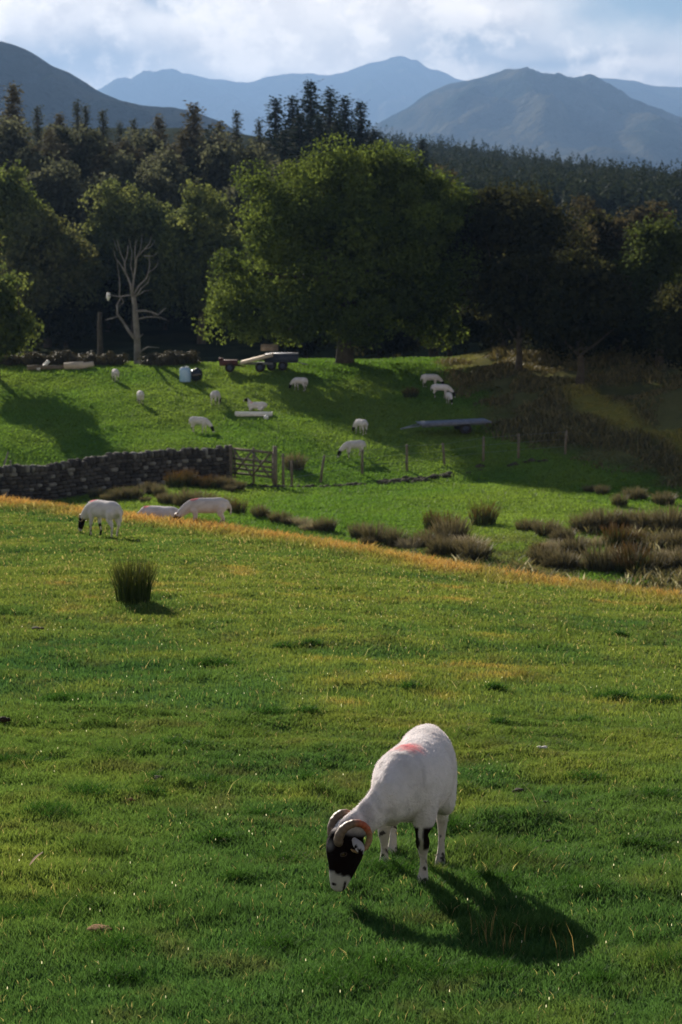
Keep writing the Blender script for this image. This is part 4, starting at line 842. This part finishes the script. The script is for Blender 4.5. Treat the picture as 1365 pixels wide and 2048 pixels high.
    zf = V[:, 2] - FLf[2]; la = W(845, 1668, 9.09); lk = FLf + up * .20 + fw * .018; tt_ = ((zf - .20) / (la[2] - FLf[2] - .20))[:, None]; ax_ = lk + tt_ * (la - lk); fl = sst(np.linalg.norm((V - ax_)[:, :2], axis=1), .085, .06); xr = (V - ax_) @ lat + (n1 - .5) * .02
    c = mixc(c, BLK, fl * (1 - headm) * sst(zf, .165, .19) * sst(zf, .335, .315) * np.clip(sst(xr, .006, .013) + sst(xr, -.010, -.016), 0, 1))
    bl = fbm(V[:, 0] * 34, V[:, 2] * 30 + V[:, 1] * 34, 95, 2); c = mixc(c, BLK, legs * sst(bl, .68, .74) * .9)
    for Fp in (FLf, HLf, FRf, HRf): c = mixc(c, c3(.10, .085, .07), sst(np.linalg.norm(V - Fp, axis=1), .05, .035) * sst(V[:, 2] - Fp[2], .022, .012))
    # face: black with white muzzle
    nf = (fbm(V[:, 0] * 30 + V[:, 1] * 20, V[:, 2] * 30, 96, 3) - .5)
    c = mixc(c, BLK, headm); muz = headm * sst(th + nf * .18 + ((V - h[3]) @ fr) * .6, .80, .86); c = mixc(c, c3(.50, .47, .45), muz)
    for s_ in (1, -1):
        no = h[5] + fr * .034 + side * s_ * .018 + up * .012; c = mixc(c, BLK, sst(np.linalg.norm((V - no) * np.array((1, 1, 1.5)), axis=1), .017, .010))
    mo = h[5] - fr * .012 + up * -.005; c = mixc(c, BLK, headm * sst(np.abs((V - mo) @ fr), .010, .005) * sst(th, .88, .95))
    add_col(me, c); root = empty('sheep', base, 'large horned black-faced white sheep grazing in the foreground', 'sheep', 'sheep grazing on the pasture')
    link('body', me, M['wool'], root)
    # short fibres standing out of the shorn fleece
    P_ = np.array([p.center[:] for p in me.polygons]); Nn = np.array([p.normal[:] for p in me.polygons]); pc = c[np.array([p.vertices[0] for p in me.polygons])]
    wl = np.where((pc[:, 0] > .2) & (P_[:, 2] > (H(P_[:, 0] + bo[0], P_[:, 1] + bo[1]) - bo[2]) + .22))[0]; wl = rng.choice(wl, 42000); m_ = len(wl)
    r3 = rng.normal(0, 1, (m_, 3)); dirn = Nn[wl] + r3 * .45 + np.array((0, 0, -.25)); dirn /= np.linalg.norm(dirn, axis=1)[:, None]; sd = np.cross(dirn, r3); sd /= np.linalg.norm(sd, axis=1)[:, None]
    p0 = P_[wl] + rng.normal(0, .002, (m_, 3)) - Nn[wl] * .001; ln = (.003 + .0045 * rng.random(m_))[:, None]; fv = np.stack([p0 - sd * .0011, p0 + sd * .0011, p0 + dirn * ln], 1).reshape(-1, 3)
    link('fleece', fast_mesh('fleece', fv, [np.arange(m_ * 3).reshape(m_, 3)], np.repeat(pc[wl] * (.85 + .3 * rng.random((m_, 1))), 3, 0)), M['fibre'], root)
    # horns
    for s_ in (1, -1):
        cen = h[0] + side * s_ * .045 + fr * .010 - up * .012 - (np.array((0, 0, 0)) if s_ == 1 else fr * .028); pts, rad, cl = [], [], []
        for k in range(40):
            u = k / 39; th_ = math.radians(-12 + 322 * u); R = .079 * (1 - .28 * u); out = (.018 if s_ == 1 else .006) + .052 * math.sin(min(u * 1.2, 1) * math.pi / 2) 
            pts.append(cen + R * (math.cos(th_) * fr + math.sin(th_) * up * 1.0) + side * s_ * out); rad.append(.0235 * (1 - u) ** .6 + .004 + .0012 * math.sin(k * 2.4)); 
        hv, hq, ht = sweep(pts, rad, [r * .8 for r in rad], side, 14)
        u = np.r_[np.repeat(np.linspace(0, 1, (len(hv) - 2) // 14), 14), 0, 1]
        hc = mixc(c3(.125, .085, .06), c3(.27, .165, .075), sst(u, .0, .9)); hc = mixc(hc, c3(.40, .075, .03), sst(np.abs(u - .47), .17, .03) * (.85 if s_ == 1 else .3)); hc *= (1 - .16 * (np.sin(u * 120) > .2))[:, None]
        link('horn', fast_mesh('horn', hv, [hq, ht], hc, True), M['horn'], root)
    # ears: leaf shaped, white with black blotches
    for s_ in (1, -1):
        e0 = h[1] + side * s_ * .058 - fr * .012 + up * .030; e1 = e0 + side * s_ * .055 - up * .055 - fr * .015
        pts = [e0, e0 * .65 + e1 * .35 + side * s_ * .012, e0 * .3 + e1 * .7 + side * s_ * .008, e1 + up * -.012]; ev, eq, et = sweep(pts, [.012, .027, .024, .006], [.007, .008, .007, .004], fr, 14)
        ec = np.tile(c3(.50, .48, .50), (len(ev), 1)); ec = mixc(ec, BLK, sst(fbm(ev[:, 0] * 40, ev[:, 2] * 40 + ev[:, 1] * 30, 97, 2), .55, .62))
        link('ear', fast_mesh('ear', ev, [eq, et], ec, True), M['wool'], root)
    for s_ in (1, -1):
        e = h[2] + up * .022 + side * s_ * .054 + fr * .040; bm = bmesh.new(); bmesh.ops.create_uvsphere(bm, u_segments=12, v_segments=8, radius=.0125); em = bpy.data.meshes.new('eye'); bm.to_mesh(em); bm.free()
        eo = link('eye', em, M['eye'], root, Vector(e))
        lv, lq, lt = tube([e + fr * (.018 * math.cos(a)) + up * (.009 * math.sin(a)) + side * s_ * .008 for a in np.linspace(.1, math.pi * 1.9, 14)], .0028, 6); link('eyelid', fast_mesh('eyelid', lv, [lq, lt], np.tile(c3(.06, .042, .036), (len(lv), 1)), True), M['wool'], root)
    # short docked tail
    tv, tq, tt = sweep([W(862, 1470, 9.86), W(866, 1505, 9.93), W(868, 1545, 9.94)], [.035, .03, .02], [.03, .026, .018], lat, 12); link('tail', fast_mesh('tail', tv, [tq, tt], np.tile(WOOL, (len(tv), 1)), True), M['wool'], root)
main_sheep()

def sheep_body(pose, voxel=.017, seed=0, red=True, horns=True):
    """local metres: +X is forward; returns body mesh and horn mesh"""
    mb = MB(); lat = np.array((0, 1.0, 0)); up = np.array((0, 0, 1.0)); dz = -.30 if pose in ('lying', 'resting') else 0
    mb.add(*sweep([(-.46, 0, .58 + dz), (-.36, 0, .575 + dz), (-.15, 0, .555 + dz), (.08, 0, .555 + dz), (.26, 0, .55 + dz), (.36, 0, .55 + dz)], [.09, .145, .165, .162, .135, .10], [.12, .160, .175, .175, .165, .14], lat, 24))
    if pose == 'graze': nk, hd = [(.28, 0, .56), (.42, 0, .50), (.54, 0, .41), (.63, 0, .33)], [(.63, 0, .33), (.675, 0, .26), (.71, 0, .17), (.735, 0, .09), (.74, 0, .055)]
    elif pose == 'resting': nk, hd = [(.28, 0, .27), (.42, 0, .20), (.52, 0, .14)], [(.52, 0, .14), (.58, 0, .10), (.64, 0, .07), (.68, 0, .05)]
    elif pose == 'lying': nk, hd = [(.28, 0, .28), (.38, 0, .40), (.45, 0, .52)], [(.44, 0, .54), (.52, 0, .55), (.60, 0, .51), (.68, 0, .46)]
    m = len(nk); mb.add(*sweep(nk, np.linspace(.115, .068, m), np.linspace(.155, .075, m), lat, 18)); m = len(hd); mb.add(*sweep(hd, np.interp(np.arange(m) / (m - 1), [0, .35, 1], [.055, .06, .034]), np.interp(np.arange(m) / (m - 1), [0, .3, 1], [.06, .085, .04]), lat, 16))
    feet = []
    if pose not in ('lying', 'resting'):
        for x, y, hind, st in ((.24, .10, 0, .03), (.24, -.10, 0, -.04), (-.36, .10, 1, -.03), (-.36, -.10, 1, .05)):
            f = np.array((x + st, y, 0)); feet.append(f)
            if hind: P = [(x - .02, y * .9, .52), (x + .03, y, .40), (x + st * .4 - .03, y, .27), (x + st - .01, y, .13), f + up * .055, f + up * .015 + np.array((.02, 0, 0))]; R = [.095, .068, .034, .022, .025, .029]
            else: P = [(x + .02, y * .9, .46), (x, y, .36), (x + st * .4 + .01, y, .22), (x + st, y, .12), f + up * .055, f + up * .015 + np.array((.02, 0, 0))]; R = [.075, .048, .032, .022, .025, .029]
            mb.add(*sweep(P, R, [r * 1.12 for r in R], lat, 12))
        mb.add(*sweep([(-.50, 0, .62), (-.56, 0, .52), (-.565, 0, .36)], [.035, .03, .02], [.035, .03, .02], lat, 10))
    else:
        for y in (.12, -.12): mb.add(*sweep([(.22, y, .14), (.36, y, .06), (.26, y * 1.1, .035)], [.06, .035, .025], [.06, .035, .025], lat, 10)); mb.add(*sweep([(-.3, y, .16), (-.12, y * 1.5, .08), (-.3, y * 1.5, .035)], [.09, .05, .025], [.09, .05, .025], lat, 10))
    me = fuse(mb, voxel, 4); V = verts(me); n1 = fbm(V[:, 0] * 7 + V[:, 2] * 5 + seed, V[:, 1] * 7 - V[:, 2] * 6, 92, 3); c = mixc(WOOL, WOOL2, sst(n1, .45, .75) * .6) * .80
    dh, th = d_seg(V, hd[0], hd[-1]); hm = sst(dh, .13, .10) * sst(th, .02, .06); c = mixc(c, BLK, hm); c = mixc(c, c3(.5, .47, .45), hm * sst(th, .82, .9))
    if pose not in ('lying', 'resting'): lo = sst(V[:, 2], .27, .22) * (1 - hm); bl = fbm(V[:, 0] * 18 + V[:, 1] * 15, V[:, 2] * 14, 95 + seed, 2); c = mixc(c, c3(.5, .46, .42), lo); c = mixc(c, BLK, lo * sst(bl, .50, .56))
    if red: d = np.linalg.norm((V - np.array((.27, 0, .70 + dz))) / np.array((.10, .10, .07)), axis=1) + (n1 - .5); c = mixc(c, RED, sst(d, 1.2, .7) * .85)
    add_col(me, c); hb, hc = MB(), []
    p0 = np.array(hd[0]); ax = np.array(hd[-1]) - p0; ax /= np.linalg.norm(ax); bk = np.cross(ax, lat); bk = bk if bk @ np.array((1, 0, .3)) > 0 else -bk
    for s in (1, -1):
        pts = [p0 + ax * .02 + lat * s * (.035 + .045 * u) + .075 * (1 - .25 * u) * (math.cos(math.radians(300 * u - 10)) * bk - math.sin(math.radians(300 * u - 10)) * ax) for u in np.linspace(0, 1, 16)]
        hb.add(*sweep(pts, np.linspace(.022, .005, 16), np.linspace(.018, .005, 16), lat, 8))
    hm_ = hb.mesh('horns', True); add_col(hm_, np.tile(c3(.32, .22, .13), (len(hm_.vertices), 1)))
    return me, hm_
def flock():
    G = 'sheep grazing on the pasture'; P = {k: sheep_body(k, .017, i) for i, k in enumerate(('graze', 'lying', 'resting'))}
    P['plain'] = sheep_body('graze', .02, 7, False)
    def put(pose, pos, heading, label, sc=1.0, horns=True):
        root = empty('sheep', pos, label, 'sheep', G); root.rotation_euler = (0, 0, math.radians(heading)); root.scale = (sc,) * 3
        link('body', P[pose][0], M['wool'], root)
        if horns: link('horns', P[pose][1], M['horn'], root)
        return root
    # the three on the near crest
    put('graze', hit(207, 1074, 20, 60), 135, 'sheep grazing at the left end of the crest with its rump turned to the viewer', .90)
    x_ = at(414, 1055, 36.5)[0]; p = on_ground(x_, float(crest_y(x_)) + .35); put('graze', p, 181, 'sheep side-on along the crest with its legs hidden by dry grass', .84)
    x_ = at(318, 1050, 37.5)[0]; p = on_ground(x_, float(crest_y(x_)) + .5); p.z -= .06; put('resting', p, 150, 'white sheep lying behind the crest with only its back showing')
    for px, py, hd, pose, lab, sc in (
        (231, 763, 110, 'plain', 'far white sheep nearest the bare dead tree', .95), (281, 808, 105, 'plain', 'far sheep seen end-on halfway between dead tree and wall', .95), (432, 810, 75, 'plain', 'far sheep grazing in open sunlit grass below the blue tank', 1.0),
        (514, 821, 170, 'lying', 'far sheep lying right behind the white trough', 1.0), (400, 866, -28, 'plain', 'sheep grazing just above the stone wall, head down to the right', 1.05), (600, 782, 140, 'plain', 'far sheep at the edge of the tree shadow below the navy trailer', 1.0),
        (722, 869, 120, 'plain', 'sheep standing on the sunlit side of the long shadow edge', 1.0), (708, 916, 205, 'plain', 'sheep grazing against the fence posts with its head left', 1.05), (862, 775, 15, 'plain', 'highest of the three shaded sheep below the right wood', 1.0),
        (883, 796, -20, 'plain', 'middle one of the three shaded sheep below the right wood', 1.0), (899, 808, -80, 'plain', 'lowest and smallest of the three shaded sheep', .8)):
        put(pose, hit(px, py, 60), hd, lab, sc, False)
flock()

# ------------------------------------------------------------------ small things in the near turf
def litter():
    def lump(name, mat, px, py, r, lab, cat, sq=.5, sd=0, grp=None):
        rr = np.random.default_rng(700 + sd); p = hit(px, py, 5, 40); b = MB()
        for k in range(6):
            bm = bmesh.new(); bmesh.ops.create_icosphere(bm, subdivisions=2, radius=1); V = np.array([v.co[:] for v in bm.verts]); t = [[v.index for v in f.verts] for f in bm.faces]; bm.free()
            s = r * rr.uniform(.35, .65); b.add(V * (1 + rr.normal(0, .07, V.shape)) * np.array((s, s, s * sq)) + np.array((rr.normal(0, r * .45), rr.normal(0, r * .35), .02 + s * sq * .6)), [], t)
        return tag(b.build(name, M[mat], None, p, True), lab, cat, grp)
    lump('dung', 'dung', 1036, 1590, .042, 'dark dung heap on the grass right of the big sheep', 'dung', .6, 1)
    lump('dung', 'dung', 1094, 1612, .018, 'small brown dropping below the dung heap', 'dung', .6, 2)
    lump('dung', 'dung', 1184, 1627, .018, 'small dark dropping right of the other droppings', 'dung', .6, 3)
    lump('dung', 'dung', 1096, 1693, .022, 'black dropping level with the big sheep hooves', 'dung', .7, 4)
    lump('dung', 'dung', 312, 1564, .045, 'dark earthy clod beside a green tussock', 'dung', .6, 5)
    lump('dung', 'dirt', 263, 1608, .022, 'small reddish dropping under the earthy clod', 'dung', .7, 6)
    lump('dung', 'dirt', 192, 1866, .055, 'flat dry brown dung pat in the lower left turf', 'dung', .22, 7)
    lump('dung', 'dung', 6, 1448, .05, 'dark molehill-like clod at the left edge of the photo', 'dung', .8, 8)
    lump('dung', 'dung', 75, 1262, .06, 'dark spot of dung left of the lone rush clump', 'dung', .5, 9)
    lump('wool_tuft', 'feather', 372, 1492, .030, 'pale scrap of wool on the grass in the middle left', 'wool', .6, 10)
    lump('wool_tuft', 'feather', 1084, 1502, .032, 'pale scrap of wool right of the big sheep back', 'wool', .5, 11)
    p = hit(70, 1752, 5, 20); n = 11; V, q = [], []
    for k in range(n):
        u = k / (n - 1); w = .022 * math.sin(math.pi * min(1, u * .9 + .12)) ; z = .02 + .075 * u - .02 * u * u; V += [(-.02 + .055 * u, -w * .6, z + w * .55), (-.02 + .055 * u, 0, z + .004), (-.02 + .055 * u, w * .6, z - w * .1)]
        if k: a = 3 * k; q += [(a - 3, a - 2, a + 1, a), (a - 2, a - 1, a + 2, a + 1)]
    fm = fast_mesh('feather', np.array(V) * 1.25 + np.array((0, 0, .02)), [np.array(q)], np.tile(c3(.75, .66, .60), (len(V), 1)), True); o = link('feather', fm, M['fibre'], None, p); so = o.modifiers.new('thickness', 'SOLIDIFY'); so.thickness = .002
    tag(o, 'upright pale feather caught in the lower left turf', 'feather')
litter()

# ------------------------------------------------------------------ air
def haze():
    b = MB().box((0, 9900, 615), (20000, 20400, 1270))
    m = bpy.data.materials.new('haze'); m.use_nodes = True; g = NT(m.node_tree); g.n.clear()
    v = g.node('ShaderNodeVolumePrincipled'); v.inputs['Color'].default_value = (.185, .315, .56, 1); v.inputs['Density'].default_value = 1.05e-4; v.inputs['Anisotropy'].default_value = .25
    o = g.node('ShaderNodeOutputMaterial'); g.l.new(v.outputs[0], o.inputs['Volume'])
    tag(b.build('haze', m), kind='stuff')
haze()
